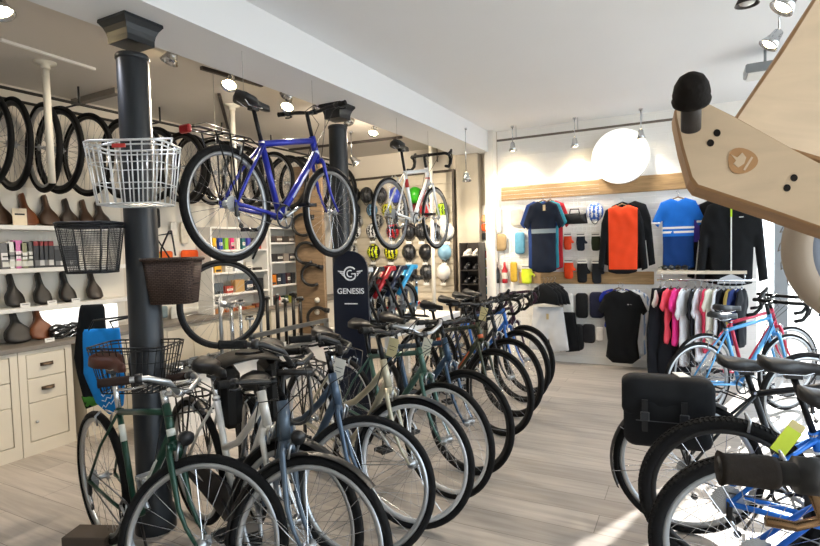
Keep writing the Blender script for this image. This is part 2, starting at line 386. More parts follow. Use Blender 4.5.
def bicycle(label, at_, head, group=None, frame='#2a2d30', style='diamond', bars='flat', steer=0.0, R=.345, tr=.019, rim=None, wall=None, knob=False,
            fender=None, rack=False, saddle='#1a1a1b', post=None, fork=None, bar_h=1.0, sad_h=.96, L=1.04, tagc=None, lean=0.0, crank=.6, grip='#161616',
            chaincase=None, bell=False, lift=0.0, cassette=True, stem='#1b1c1e', cat='bicycle', decal=None, basket=False, lights=False, rimh=.018, accent=None, levers=None, nsp=28, pedals='#2a2b2d', tyre=None, name='bicycle', tube=1.0, barcol=None, reflector=False, band=True, lever_drop=None):
    e = thing(name, label, cat, (at_[0], at_[1], lift), head, group)
    if lean: e.rotation_mode = 'XYZ'; e.rotation_euler = (lean, 0, head)
    fm = C(frame, .28, .25, .04); fk = C(fork, .28, .25, .04) if fork else fm; dk = C(stem, .35, .5, .05); rm = rim or ALU; tm = tyre or RUB
    pm = C(post, .25, .9, .03) if post else dk; lm = levers or dk
    H = Vector((0, 0, R)); F = Vector((L, 0, R)); BB = Vector((.435, 0, .285)); su = Vector((-.292, 0, .956)); u = Vector((-.309, 0, .951))
    S = BB + su * (.50 if style != 'mtb' else .42)
    crown = F + Vector((-.951, 0, -.309)) * .045 + u * (R + tr + .045)
    if style == 'mtb': crown = F + Vector((-.951, 0, -.309)) * .045 + u * (R + .11)
    hb = crown + u * .012; hl = .15 if style != 'diamond' or True else .15; ht = hb + u * hl
    def st(p): return crown + rotv(Vector(p) - crown, u, steer)
    q = Matrix.Rotation(steer, 3, u).to_quaternion()
    # frame
    b = MB(); k = tube
    b.tube([hb - u*.004, ht + u*.002], .0185*k, fm, 12); b.tube([BB + Vector((0, -.036, 0)), BB + Vector((0, .036, 0))], .021, fm, 12)
    b.tube([BB, S], .0155*k, fm, 12)
    if style in ('diamond', 'mtb'):
        b.tube([ht - u*.03, S - su*.02], .0155*k, fm, 12); b.tube([hb + u*.03, BB], .0185*k, fm, 12)
    else:
        a = ht - u*.05; c = BB + su*.24
        b.tube([a, a*.7+c*.3 + Vector((0, 0, -.035)), a*.35+c*.65 + Vector((0, 0, -.045)), c], .0155*k, fm, 12)
        a = hb + u*.03; b.tube([a, a*.6+BB*.4+Vector((0, 0, -.04)), a*.25+BB*.75+Vector((0, 0, -.02)), BB], .0175*k, fm, 12)
    for s in (-1, 1):
        y = Vector((0, s*.062, 0))
        b.tube([S - su*.03 + Vector((0, s*.012, 0)), H*.5 + S*.5 + Vector((0, s*.045, 0)), H + y], .0075*k, fm, 8)
        b.tube([BB + Vector((-.01, s*.026, 0)), BB*.6+H*.4+Vector((0, s*.045, 0)), H + y], .0095*k, fm, 8)
        b.box((H.x-.012, s*.062-.003, H.z-.02), (H.x+.012, s*.062+.003, H.z+.02), fm)
    b.lathe([(.021, -.006), (.021, .006)], CHR, 14, 'y', (0, 0, 0), Matrix.Translation(S - su*.012) @ Matrix.Rotation(PI/2, 4, 'X'))
    fr_o = b.build('frame', e)
    if accent or decal:
        b = MB(); am = C(accent or decal, .4)
        if style == 'diamond' or style == 'mtb':
            a = hb + u*.03; d = (BB - a)
            for s in (-1, 1):
                pts = [a + d*t + Vector((0, s*.0165*k, 0)) for t in (.28, .72)]
                b.tube(pts, .0075, am, 6, flat=.9); b.build('frame_stripe', fr_o); b = MB()
        if band: b.tube([S - su*.16, S - su*.08], .0162*k, am, 12); b.build('seat_tube_band', fr_o); b = MB()
        b.tube([hb+u*.02, hb+u*.05], .0193*k, am, 12); b.build('head_badge', fr_o)
    # fork
    b = MB(); b.tube([st(crown - u*.03), st(crown + u*.012)], .018, fk, 12)
    for s in (-1, 1):
        if style == 'mtb':
            b.tube([st(crown + Vector((0, s*.06, 0))), st(crown + Vector((0, s*.06, 0)) - u*(R*.55))], .0165, fk, 10)
            b.tube([st(crown + Vector((0, s*.06, 0)) - u*(R*.45)), st(F + Vector((-.02, s*.06, 0)))], .021, C('#1d1e20', .4), 10)
        else:
            p0 = crown + Vector((0, s*.03, -.0)); p1 = crown - u*.04 + Vector((0, s*.05, 0)); p2 = crown - u*(R*.72) + Vector((0, s*.052, 0)); p3 = F + Vector((0, s*.052, 0))
            b.tube([st(p0), st(p1), st(p2), st((p2+p3)/2 + Vector((-.008, 0, 0))), st(p3)], [.014, .0135, .0105, .0085, .007], fk, 10)
    if style == 'mtb': b.tube([st(crown + Vector((0, -.07, 0))), st(crown + Vector((0, .07, 0)))], .022, fk, 10)
    b.build('fork', e)
    # wheels
    wf = make_wheel('front_wheel', e, R, tr, rm, tm, knob, wall, loc=st(F), rot=q, rimh=rimh, nsp=nsp)
    wr = make_wheel('rear_wheel', e, R, tr, rm, tm, knob, wall, loc=H, rimh=rimh, nsp=nsp)
    if cassette:
        b = MB()
        for i in range(7):
            r_ = (.068 if style == 'mtb' else .05) - i*(.0065 if style == 'mtb' else .0045); y = -.030 - i*.0036
            nt_ = 22; out = []
            for j in range(nt_*2): rr = r_ if j % 2 else r_ - .005; out.append((rr*math.cos(PI*j/nt_), rr*math.sin(PI*j/nt_)))
            b.prism(out, y-.0009, y+.0009, C('#c4c7ca', .35, .6))
        b.build('cassette', wr)
        b = MB(); b.box((-.012, -.068, -.075), (.012, -.05, .01), BLK, bev=.004); b.tube([(0, -.06, -.06), (.03, -.058, -.13)], .007, CHR, 6)
        for zz, xx in ((-.065, .005), (-.13, .03)): b.lathe([(.001, -.064), (.016, -.064), (.016, -.056), (.001, -.056)], BLK, 10, 'y', (xx, 0, zz))
        b.build('derailleur', e, H)
    # crankset, pedals, chain
    b = MB(); cr = .082; nt_ = 30; out = []
    for j in range(nt_*2): rr = cr if j % 2 else cr-.004; out.append((rr*math.cos(PI*j/nt_), rr*math.sin(PI*j/nt_)))
    ringm = C('#33353a', .35, .7)
    b.lathe([(cr, -.046), (cr, -.043), (cr-.016, -.043), (cr-.016, -.046)], ringm, 36, 'y', closed=True)
    for j in range(5):
        a = 2*PI*j/5; b.tube([(0, -.045, 0), ((cr-.012)*math.cos(a), -.045, (cr-.012)*math.sin(a))], .006, ALU, 6)
    for s in (-1, 1):
        a = crank + (0 if s < 0 else PI); d = Vector((math.cos(a), 0, -math.sin(a)))
        b.tube([Vector((0, s*.055, 0)), d*.17 + Vector((0, s*.065, 0))], [.013, .009], ALU if not chaincase else BLK, 8)
    b.tube([(0, -.06, 0), (0, .06, 0)], .011, BLK, 10)
    ck = b.build('crankset', e, BB)
    for s in (-1, 1):
        a = crank + (0 if s < 0 else PI); d = Vector((math.cos(a), 0, -math.sin(a))) * .17
        b = MB(); pc = C(pedals, .4, .4)
        y0, y1 = (.07, .16) if s > 0 else (-.16, -.07)
        b.box((-.045, y0, -.012), (-.035, y1, .012), pc); b.box((.035, y0, -.012), (.045, y1, .012), pc)
        b.box((-.045, y0, -.008), (.045, y0+.008, .008), pc); b.box((-.045, y1-.008, -.008), (.045, y1, .008), pc); b.tube([(0, s*.06, 0), (0, s*.155, 0)], .009, pc, 8)
        b.build('pedal', ck, d)
    b = MB()
    for sg in (-1, 1): b.tube([(0, -.045, .04*sg) if cassette else (0, -.045, .035*sg), BB - H + Vector((0, -.045, .08*sg))], .0035, C('#77797c', .35, .9), 5)
    if not chaincase: b.build('chain', e, H)
    else:
        b = MB(); o2 = arc(BB.x, BB.z, .10, -80, 100, 10) + arc(0, R, .055, 100, 260, 8); b.prism([(x, z) for x, z in o2], -.058, -.04, C(chaincase, .4)); b.build('chain_guard', e)
    # saddle + post
    top = BB + su * ((sad_h - .05 - BB.z) / su.z)
    b = MB(); b.tube([S - su*.03, top], .0135, pm, 12); b.box((-.03, -.02, -.012), (.03, .02, .014), BLK, Matrix.Translation(top)); b.build('seat_post', e)
    b = MB(); saddle_mb(b, (top.x+.01, 0, sad_h+.012), C(saddle, .45, 0, .1), .27, .16 if bars == 'swept' else .14, rivets=None); b.build('saddle', e)
    # stem and handlebar
    T_ = ht + u*.01; n_ = max(.02, (bar_h - T_.z) / u.z)
    bt = T_ + u*n_; fwd = Vector((.951, 0, .309))*.085 if bars != 'swept' else Vector((.06, 0, 0.01))
    bc = bt + fwd
    b = MB(); b.tube([st(T_ - u*.01), st(bt + u*.015)], .0145, pm if bars == 'swept' else dk, 10); b.tube([st(bt), st(bc)], .013, pm if bars == 'swept' else dk, 10)
    b.tube([st(bc + Vector((0, -.024, 0))), st(bc + Vector((0, .024, 0)))], .019, pm if bars == 'swept' else dk, 10); b.build('stem', e)
    b = MB(); gl = []; bm_ = barcol or (ALU if bars == 'swept' else BLK)
    if bars == 'flat':
        for s in (-1, 1):
            P = [Vector((0, 0, 0)), Vector((0, s*.05, 0)), Vector((-.008, s*.12, .012)), Vector((-.035, s*.30, .016))]
            b.tube([st(bc+p) for p in P], .0125, bm_, 10); gl.append((s, P[2]*.3+P[3]*.7, P[3]))
    elif bars == 'swept':
        for s in (-1, 1):
            P = [Vector((0, 0, 0)), Vector((.02, s*.06, .01)), Vector((.02, s*.14, .05)), Vector((-.03, s*.21, .065)), Vector((-.10, s*.25, .055)), Vector((-.15, s*.265, .045))]
            b.tube([st(bc+p) for p in P], .0115, bm_, 10); gl.append((s, P[3]*.25+P[4]*.75, P[5]+Vector((-.03, s*.01, -.005))))
    else:
        for s in (-1, 1):
            P = [Vector((0, 0, 0)), Vector((0, s*.19, 0)), Vector((.03, s*.205, 0)), Vector((.085, s*.21, -.01)), Vector((.11, s*.212, -.05)), Vector((.09, s*.215, -.10)), Vector((.04, s*.22, -.135)), Vector((-.04, s*.222, -.14))]
            b.tube([st(bc+p) for p in P], .015, C(grip, .7), 10)
            b.tube([st(bc+Vector((.075, s*.21, 0))), st(bc+Vector((.125, s*.212, .03))), st(bc+Vector((.14, s*.212, .055)))], [.016, .018, .013], BLK, 8)
            b.tube([st(bc+Vector((.135, s*.212, .035))), st(bc+Vector((.15, s*.215, -.03))), st(bc+Vector((.12, s*.215, -.10)))], .006, BLK, 6)
    hbo = b.build('handlebar', e)
    for s, a, c in gl:
        b = MB(); d = (c-a); b.tube([st(bc+a), st(bc+a+d*.1), st(bc+a+d*.9), st(bc+c)], [.0165, .0175, .0165, .019], C(grip, .8, 0, .15, 80, .2), 12); b.build('grip', hbo)
        b = MB(); inn = a - d.normalized()*.03
        ww = Vector((.045, 0, -.02)) if bars == 'flat' else Vector((.02, -s*.05, -.03))
        if lever_drop: ww = Vector(lever_drop)
        b.tube([st(bc+inn-d.normalized()*.012), st(bc+inn+d.normalized()*.012)], .02, BLK, 10)
        b.tube([st(bc+inn), st(bc+inn+ww*.8), st(bc+inn+ww+d*.55), st(bc+inn+ww*.95+d*1.05)], [.008, .007, .0055, .006], lm, 7); b.build('brake_lever', hbo)
    b = MB()
    for s in (-1, 1):
        a = (gl[0 if s < 0 else 1][1] + Vector((.02, 0, 0))) if gl else Vector((.14, s*.2, .02))
        b.tube([st(bc+a), st(bc+Vector((.10, s*.10, .02))), st(bc+Vector((.11, s*.04, -.06))), ht + Vector((.03, s*.03, -.04)), (hb + u*.03)*.7+BB*.3+Vector((0, s*.02, 0))], .0028, BLK, 5)
    if bars == 'flat': b.tube([st(bc+Vector((.03, .14, .01))), st(bc+Vector((.12, .09, .09))), st(bc+Vector((.14, 0, .05))), st(bc+Vector((.09, -.03, -.08))), st(crown + Vector((.05, 0, -.0)))], .0028, BLK, 5)
    b.build('cables', hbo)
    if bell: b = MB(); b.sphere((0, 0, 0), .024, CHR, 12, Matrix.Translation(st(bc+Vector((0, .08, .03)))), half=True); b.build('bell', hbo)
    # brakes
    for P, f_, nm in ((crown + Vector((.03, 0, -.01)), st, 'front_brake'), (H + Vector((.07, 0, R+.0)), lambda p: Vector(p), 'rear_brake')):
        b = MB()
        for s in (-1, 1): b.tube([f_(P+Vector((0, s*.01, .02))), f_(P+Vector((.01, s*.04, 0))), f_(P+Vector((.005, s*.03, -.05)))], .006, ALU, 6)
        b.build(nm, e)
    if fender:
        fmm = C(fender, .4)
        for nm, a0, a1, W_, f_ in (('front_mudguard', 55, 215, F, st), ('rear_mudguard', -10, 175, H, lambda p: Vector(p))):
            b = MB(); pts = arc(0, 0, R+.014, a0 if nm[0] == 'r' else 70, a1 if nm[0] == 'r' else 195, 20); vs = []; fs = []
            if nm[0] == 'r': pts = arc(0, 0, R+.014, 60, 205, 22)
            else: pts = arc(0, 0, R+.014, 50, 200, 22)
            nw = 5
            for (x, z) in pts:
                n_v = Vector((x, 0, z)).normalized()
                for k2 in range(nw):
                    t2 = (k2/(nw-1)-.5)*2; vs.append(f_(W_ + Vector((x, t2*(tr+.009), z)) - n_v*(.012*t2*t2)))
            for i in range(len(pts)-1):
                for k2 in range(nw-1): fs.append((i*nw+k2, i*nw+k2+1, (i+1)*nw+k2+1, (i+1)*nw+k2))
            b.add(vs, fs, fmm, True)
            vs2 = [v + (f_(W_) - v).normalized()*(-.002) for v in vs]; b.add(vs2, [tuple(reversed(f)) for f in fs], fmm, True)
            for a_ in (190, 150):
                for s in (-1, 1):
                    x, z = (R+.01)*math.cos(math.radians(a_)), (R+.01)*math.sin(math.radians(a_)); b.tube([f_(W_ + Vector((x, s*(tr+.008), z))), f_(W_ + Vector((0, s*.05, 0)))], .0022, CHR, 5)
            b.build(nm, e)
    if rack:
        b = MB(); zr = 2*R + .055; rr_ = C('#1c1d1f', .35, .5)
        xe = -.24 if reflector else -.15
        b.tube([(.14, -.05, zr), (xe, -.055, zr), (xe-.03, 0, zr), (xe, .055, zr), (.14, .05, zr), (.17, 0, zr)], .0055, rr_, 7, closed=True)
        for x in (-.14, -.05, .05): b.tube([(x, -.055, zr), (x, .055, zr)], .004, rr_, 6)
        for s in (-1, 1):
            for x in (-.13, -.02, .09): b.tube([(x, s*.055, zr), (0, s*.07, R+.02)], .005, rr_, 6)
            b.tube([(.15, s*.045, zr), (S.x, s*.015, S.z-.06)], .004, rr_, 6)
        b.tube([(xe+.04, -.05, zr+.03), (xe+.04, .05, zr+.03), (-.02, .05, zr+.02), (-.02, -.05, zr+.02)], .003, rr_, 5, closed=True)
        rk = b.build('rear_rack', e)
        if reflector: b = MB(); b.box((-.30, -.04, zr-.035), (-.272, .04, zr+.01), C('#8e1418', .3, 0, .05, 10), bev=.008); b.build('rear_reflector', rk)
    if lights:
        b = MB(); b.lathe([(.001, 0), (.025, 0), (.03, .035), (.001, .04)], BLK, 12, 'x', st(crown+Vector((.04, 0, .03)))); b.build('front_lamp', e)
    if tagc:
        b = MB(); b.box((-.03, -.001, -.11), (.03, .001, 0), C(tagc, .6, 0, .04)); b.tube([(0, 0, 0), (.0, 0, .05)], .001, WHT, 4)
        b.box((-.02, -.0014, -.05), (.02, .0014, -.047), BLK); b.box((-.02, -.0014, -.07), (.014, .0014, -.067), BLK)
        b.build('price_tag', e, st(bc+Vector((-.0, .05, -.03))), (0, .25, .5))
    # kickstand
    if bars != 'drop': b = MB(); b.tube([BB + Vector((-.05, .03, -.02)), Vector((BB.x-.16, .10, .012))], .007, BLK, 7); b.build('kickstand', e)
    return e
def front_at(px, py, R, head, L=1.04):           # rear contact point of a bike whose front tyre top shows there
    p = at(px, py, z=2*R); return (p.x - L*math.cos(head), p.y - L*math.sin(head))
D = math.radians
G1 = 'hybrid and city bikes parked in a row down the shop'
bikes = [
 dict(px=(193, 461), head=-14, steer=42, frame='#123a2c', style='diamond', bars='swept', saddle='#4a2418', post='#cfd2d4', rim=ALU, label='dark green town bike with brown leather saddle, nearest of the left row', bar_h=.915, sad_h=.99, levers=CHR, accent='#c9cdc6', pedals='#b8bbbe', grip='#2d211c', lights=True, tube=.92, stem='#c9cdd0'),
 dict(px=(297, 463), head=-36, steer=52, frame='#4c5a68', style='mixte', bars='swept', fender='#17181a', label='slate blue step-through bike with black mudguards, second from the front in the left row', bar_h=1.02, sad_h=.84, lights=True, barcol=BLK, post='#1d1e20', tube=1.25, rack=True),
 dict(px=(359, 419), head=-20, steer=44, frame='#46586c', style='mixte', bars='swept', barcol=BLK, post='#2a2b2d', label='blue-grey hybrid bike with a white tag on its handlebar, third in the left row', bar_h=.97, sad_h=.95, tagc='#e9e7dd', tube=1.2),
 dict(px=(409, 400), head=-22, steer=28, frame='#b0aa94', style='mixte', bars='flat', fender='#20262e', label='champagne step-through bike with silver rims, fourth in the left row', bar_h=1.0, sad_h=.97, post='#c9cccf', tagc='#cfc49a', rim=C('#d3d6d9', .3, .4), tube=1.15, rack=True),
 dict(px=(444, 383), head=-22, steer=8, frame='#3b5a50', style='diamond', bars='swept', label='dark teal bike with bright white rims, fifth in the left row', bar_h=.95, sad_h=.97, rim=C('#dfe1e2', .4, .2), tagc='#e6e2d0'),
 dict(px=(467, 370), head=-24, steer=10, frame='#2b4258', style='diamond', bars='flat', label='navy hybrid bike with slim black tyres, sixth in the left row', bar_h=.96, sad_h=.97, rim=BLK, tube=1.2),
 dict(px=(497, 348.5), head=-26, steer=4, frame='#343a2c', style='diamond', bars='flat', label='olive hybrid bike with a manila tag on its top tube, seventh in the left row', bar_h=1.0, sad_h=.98, rim=BLK, tagc='#cdbf8f', accent='#b9592f', tube=1.2),
 dict(px=(510, 338), head=-26, steer=4, frame='#20252c', style='diamond', bars='drop', label='black drop-bar bike, third from the back wall in the left row', bar_h=.98, sad_h=.98, rim=BLK),
 dict(px=(520, 330), head=-26, steer=2, frame='#2c66b4', style='diamond', bars='drop', label='bright blue drop-bar road bike, second from the back wall in the left row', bar_h=.97, sad_h=.98, rim=BLK, fork='#2c66b4'),
 dict(px=(527, 325), head=-27, steer=0, frame='#3a2238', style='diamond', bars='drop', label='dark plum drop-bar bike parked nearest the back wall in the left row', bar_h=.98, sad_h=.98, rim=BLK, grip='#3a2632'),
]
for k in bikes:
    k = dict(k); px = k.pop('px'); hd = D(k.pop('head')); sr = D(k.pop('steer')); lb = k.pop('label')
    bicycle(lb, front_at(px[0], px[1], k.get('R', .345), hd), hd, G1, steer=sr, **k)
# second line of bikes standing behind the first
bicycle('white step-through bike with black chain guard, behind the dark green bike', at(194, 400, z=.69).xy, D(-18), 'bikes standing behind the left row', frame='#dcdad4', style='mixte', bars='flat', fender='#1a1a1b', rack=True, chaincase='#1a1a1b', post='#d9dbdc', bell=True, bar_h=.84, sad_h=.92, steer=D(20), L=.98, tube=1.1)
def rear_at(px, py, R): p = at(px, py, z=2*R); return (p.x, p.y)
G2 = 'bikes parked on the right by the shop window'
bicycle('black touring bike with a pannier bag and rear mudguard, right of the aisle', rear_at(686, 398, .35), D(6), G2, frame='#24272b', bars='flat', R=.35, tr=.019, fender='#191a1c', rack=True, bar_h=.98, sad_h=.90, steer=D(5), rim=ALU)
bicycle('blue mountain bike with a yellow-green tag and wide knobbly tyres, behind the nearest blue one', rear_at(727, 417, .36), D(6), G2, frame='#1f6fd0', style='mtb', bars='flat', R=.36, tr=.028, knob=True, rim=BLK, bar_h=1.04, sad_h=.97, L=1.10, steer=D(4), tube=1.35, decal='#e6f0ff')
bicycle('nearest blue mountain bike with knobbly tyres, right front corner of the photo', rear_at(757, 455, .36), D(4), G2, frame='#1c62c8', style='mtb', bars='flat', R=.36, tr=.027, knob=True, rim=C('#a9adb0', .4, .5), bar_h=1.02, sad_h=.95, L=1.10, tube=1.35)
bicycle('light blue ladies bike with white-walled tyres, behind the pannier bike', rear_at(697, 342, .335), D(44), G2, frame='#5ba3dc', bars='drop', R=.335, tr=.014, rim=ALU, bar_h=.93, sad_h=.88, L=.97, saddle='#3b4046', fork='#5ba3dc')
bicycle('red and pink road bike standing furthest back by the right window', rear_at(703, 333, .335), D(42), G2, frame='#c43a55', bars='drop', R=.335, tr=.014, rim=ALU, bar_h=.94, sad_h=.89, L=.97, saddle='#33363a')
bicycle('black hybrid bike with bar ends beside the window, at the right edge', rear_at(806, 352, .345), D(30), G2, frame='#2b2f33', bars='flat', bar_h=1.05, sad_h=.95)
# hanging bikes
def hung(label, rear_px, rear_d, head, **k):
    p = at(rear_px[0], rear_px[1], d=rear_d); R = k.get('R', .345)
    return bicycle(label, (p.x, p.y), head, 'bikes hung on wires from the ceiling beam', lift=p.z - R, **k), p
hb1, p1 = hung('royal blue hybrid bike with rear rack hanging on wires beside the beam', (229, 204), 3.14, D(90), frame='#232f9c', bars='flat', rack=True, fender=None, tr=.021, rim=C('#8d9093', .35, .8), sad_h=1.0, bar_h=1.03, decal='#c9cfe6', crank=-.5, tube=1.3, L=1.03, reflector=True, band=False)
hb2, p2 = hung('white road racing bike with drop bars hanging on wires beside the beam', (391, 214), 4.9, D(90), frame='#e4e7ea', bars='drop', tr=.013, R=.335, rim=C('#7b7f84', .35, .6), wall=None, sad_h=1.0, bar_h=.96, crank=-.4, tube=1.2, L=.98, decal='#b0282c', rimh=.026)
def cable(p, q, label):
    b = MB(); q = Vector(q) - Vector(p); b.tube([(0, 0, 0), q], .0015, C('#9a9da0', .4, .8), 5); b.lathe([(.001, 0), (.012, 0), (.012, .012), (.001, .015)], STL, 10, 'z', (0, 0, q.z-.015))
    one('hanging_wire', b, label, 'wire', p, group='wires holding the hung bikes')
for (e_, p_, rr_, xx) in ((hb1, p1, .345, 'royal blue'), (hb2, p2, .335, 'white road')):
    y0, y1 = p_.y + .33, p_.y + .80; zs = p_.z - rr_
    cable((p_.x, p_.y+.155, zs+.985), (p_.x, p_.y+.155, ZM), 'thin steel wire from the ceiling to the saddle of the %s bike' % xx)
    cable((p_.x, p_.y+.83, zs+1.05), (p_.x, p_.y+.83, ZM), 'thin steel wire from the ceiling to the handlebar of the %s bike' % xx)
# ------------------------------------------------------------------ columns, posts, ceiling fittings
def bw(px, py, dy=0.0): return at(px, py, y=YB-dy)
def lw(px, py, dx=0.0): return at(px, py, x=XL+dx)
IRON = C('#22262b', .38, .3, .12, 6, .1)
for i, (y, lb) in enumerate(((1.86, 'dark grey cast iron column in the foreground with baskets hung on it'), (3.78, 'dark grey cast iron column further back behind the blue hanging bike'))):
    t = thing('iron_column', lb, 'column', (-2.60 - .05*i, y, 0), 0, 'cast iron columns under the beam')
    b = MB(); b.lathe([(.105, 0), (.105, .10), (.088, .13), (.078, 2.55)], IRON, 32); b.lathe([(.078, 2.52), (.084, 2.525), (.084, 2.54), (.078, 2.55)], IRON, 32); b.build('shaft', t)
    b = MB(); vs = []; pr = [(.078, 2.60), (.079, 2.63), (.084, 2.655), (.094, 2.68), (.108, 2.70), (.112, 2.705), (.110, 2.72)]
    for r_, h_ in pr:
        for sx, sy in ((-1,-1),(1,-1),(1,1),(-1,1)): vs.append((sx*r_, sy*r_, h_))
    fs = [(k*4+j, k*4+(j+1) % 4, k*4+4+(j+1) % 4, k*4+4+j) for k in range(len(pr)-1) for j in range(4)] + [(0,3,2,1), tuple(len(vs)-4+j for j in range(4))]
    b.add(vs, fs, IRON); b.build('capital', t)
PST = C('#e4dfd2', .45, 0, .03)
for (px, py, zt, z0, lb) in ((45, 62, ZL, 2.03, 'white steel post with round ceiling flange by the left row of hanging wheels'), (232, 105, ZL, 1.95, 'white steel post with ceiling flange behind the hanging rear wheel of the blue bike'), (430, 139, ZL, 0, 'tall white steel post in front of the helmet wall')):
    p = at(px, py, z=zt); t = thing('steel_post', lb, 'post', (p.x, p.y, z0), 0, 'white steel posts')
    b = MB(); b.tube([(0, 0, 0), (0, 0, zt-z0)], .024, PST, 16); b.build('pole', t); b = MB(); b.lathe([(.001, 0), (.07, 0), (.07, -.012), (.03, -.02), (.03, -.05)], PST, 20, 'z', (0, 0, zt-z0)); b.build('flange', t)
def ceil_line(p0, p1, z, r, m, nm, lb, cat, w_=None, grp=None):
    a = at(p0[0], p0[1], z=z); c = at(p1[0], p1[1], z=z); d = c-a; b = MB(); L = d.length; h = r
    b.box((0, -(w_ or r), 0), (L, (w_ or r), h*1.6), m, bev=.002)
    one(nm, b, lb, cat, (a.x, a.y, z-h*1.6+.0), (0, 0, math.atan2(d.y, d.x)), grp)
BT = C('#3a3330', .5, .2)
ceil_line((0, 38), (95, 68), ZL, .012, WHT, 'cable_trunking', 'thin white cable trunking across the left ceiling', 'trunking')
ceil_line((78, 96), (87, 104), ZL, .012, WHT, 'cable_trunking', 'very short piece of white trunking on the left ceiling near the column', 'trunking')
ceil_line((201, 66), (262, 84), ZL, .016, BT, 'lighting_track', 'short dark lighting track on the left ceiling beside the beam', 'lighting track')
ceil_line((219, 93), (231, 138), ZL, .014, BT, 'lighting_track', 'dark brown strip on the ceiling running away below the lit spotlight', 'lighting track')
ceil_line((262, 152), (402, 136), ZL, .018, BT, 'lighting_track', 'long dark lighting track across the ceiling behind the second column', 'lighting track')
ceil_line((70, 101), (118, 88), ZL, .03, C('#8a837b', .7), 'ceiling_conduit', 'grey conduit on the left ceiling behind the foreground column', 'conduit')
# track lights
def spot(label, px, py, z=None, d=None, y=None, aim=(0, 0, -1), on=True, size=.06, power=18, shade=CHR, warm=(1, .85, .66)):
    p = at(px, py, z=z, d=d, y=y)
    t = thing('spotlight', label, 'spotlight', p, 0, 'small spotlights on the ceiling')
    q = Vector(aim).normalized().to_track_quat('Z', 'X')
    T = q.to_matrix().to_4x4()
    b = MB(); b.lathe([(.012, -.11), (size*.45, -.10), (size*.6, -.05), (size, 0), (size*.93, 0), (size*.5, -.07)], shade, 18, 'z', T=T); b.build('lamp_shade', t)
    top = Vector(aim).normalized() * -.10
    zc = (ZM if p.x > BX1 else ZL) - p.z
    b = MB(); b.tube([top, (top.x, top.y, max(top.z+.02, zc))], .006, shade, 6); b.lathe([(.001, 0), (.022, 0), (.022, .02), (.001, .02)], shade, 10, 'z', (top.x, top.y, max(top.z+.02, zc)-.02)); b.build('bracket', t)
    b = MB(); b.sphere((0, 0, -.018), size*.7, C('#ffe0a8' if on else '#d8d8d4', .3, 0, .02, 3, 0, 'bulb', 45 if on else 0), 12, T=T, sc3=(1, 1, .5)); b.build('bulb', t)
    if on:
        l = bpy.data.lights.new('lamp', 'SPOT'); l.energy = power; l.color = warm; l.spot_size = D(115); l.spot_blend = .6; l.shadow_soft_size = .04
        lo = link('lamp_light', l, t, Vector(aim).normalized()*.03); lo.rotation_mode = 'QUATERNION'; lo.rotation_quaternion = (-Vector(aim).normalized()).to_track_quat('Z', 'X')
spot('chrome spotlight, unlit-looking, just right of the foreground column', 169, 62, z=2.78, aim=(-.75, .1, -.8), on=True, power=16)
spot('lit warm spotlight left of the hanging saddle', 229, 86, z=2.74, aim=(.25, -.5, -.8), power=60)
spot('chrome spotlight beside the lit one above the blue bike', 286, 97, z=2.74, aim=(-.85, .1, -.6), on=True, power=22)
spot('lit warm spotlight above the top tube of the blue bike', 287, 108, z=2.70, aim=(.2, -.55, -.8), power=60)
spot('small chrome spotlight left of the second column capital', 319, 108, z=2.76, aim=(-.5, .8, -.6), on=True, power=60)
spot('small chrome spotlight right of the second column capital', 349, 122, z=2.76, aim=(-.2, .9, -.55), on=True, power=70)
spot('lit warm spotlight between the second column and the white road bike', 373, 134, z=2.74, aim=(.1, -.5, -.9), power=70)
spot('chrome spotlight hanging low left of the helmet wall', 357, 164, z=2.50, aim=(.5, .5, -.9), on=True, power=40)
spot('lit spotlight over the shoe rack', 467, 181, d=6.3, aim=(-.05, .35, -.9), power=45, size=.06)
spot('chrome cone spotlight at the left end of the back wall rail', 513, 151, y=YB-.22, aim=(.0, .12, -1), on=True, power=24, warm=(1, .94, .85), size=.055)
spot('chrome cone spotlight in the middle of the back wall rail', 575, 147, y=YB-.22, aim=(.0, .12, -1), on=True, power=24, warm=(1, .94, .85), size=.055)
spot('chrome cone spotlight at the right of the round white disc', 641, 139, y=YB-.22, aim=(.0, .12, -1), on=True, power=24, warm=(1, .94, .85), size=.055)
spot('lit spotlight at the top right corner, nearest of two', 781, 9, d=2.6, aim=(-.55, -.1, -.7), power=35, size=.06)
spot('lit spotlight second from the top right corner', 768, 46, d=3.3, aim=(-.5, -.1, -.7), power=35, size=.06)
spot('dark square spotlight at the top edge of the photo', 747, 5, d=2.9, aim=(0, 0, -1), on=False, shade=C('#2a2320', .4))
spot('spotlight cut off by the left edge of the photo', 2, 14, z=2.72, aim=(.4, 0, -1), on=True, power=25, warm=(.8, .85, 1))
a = at(497, 141, y=YB-.22); c = at(676, 119, y=YB-.22)
b = MB(); b.box((0, -.012, -.01), (c.x-a.x, .012, .014), C('#6f675f', .4, .6)); 
for x in (.25, 1.0, 1.7): b.tube([(x, 0, .01), (x, 0, ZM-a.z)], .003, STL, 5)
one('lighting_rail', b, 'thin grey lighting rail along the back wall above the jerseys', 'lighting rail', a)
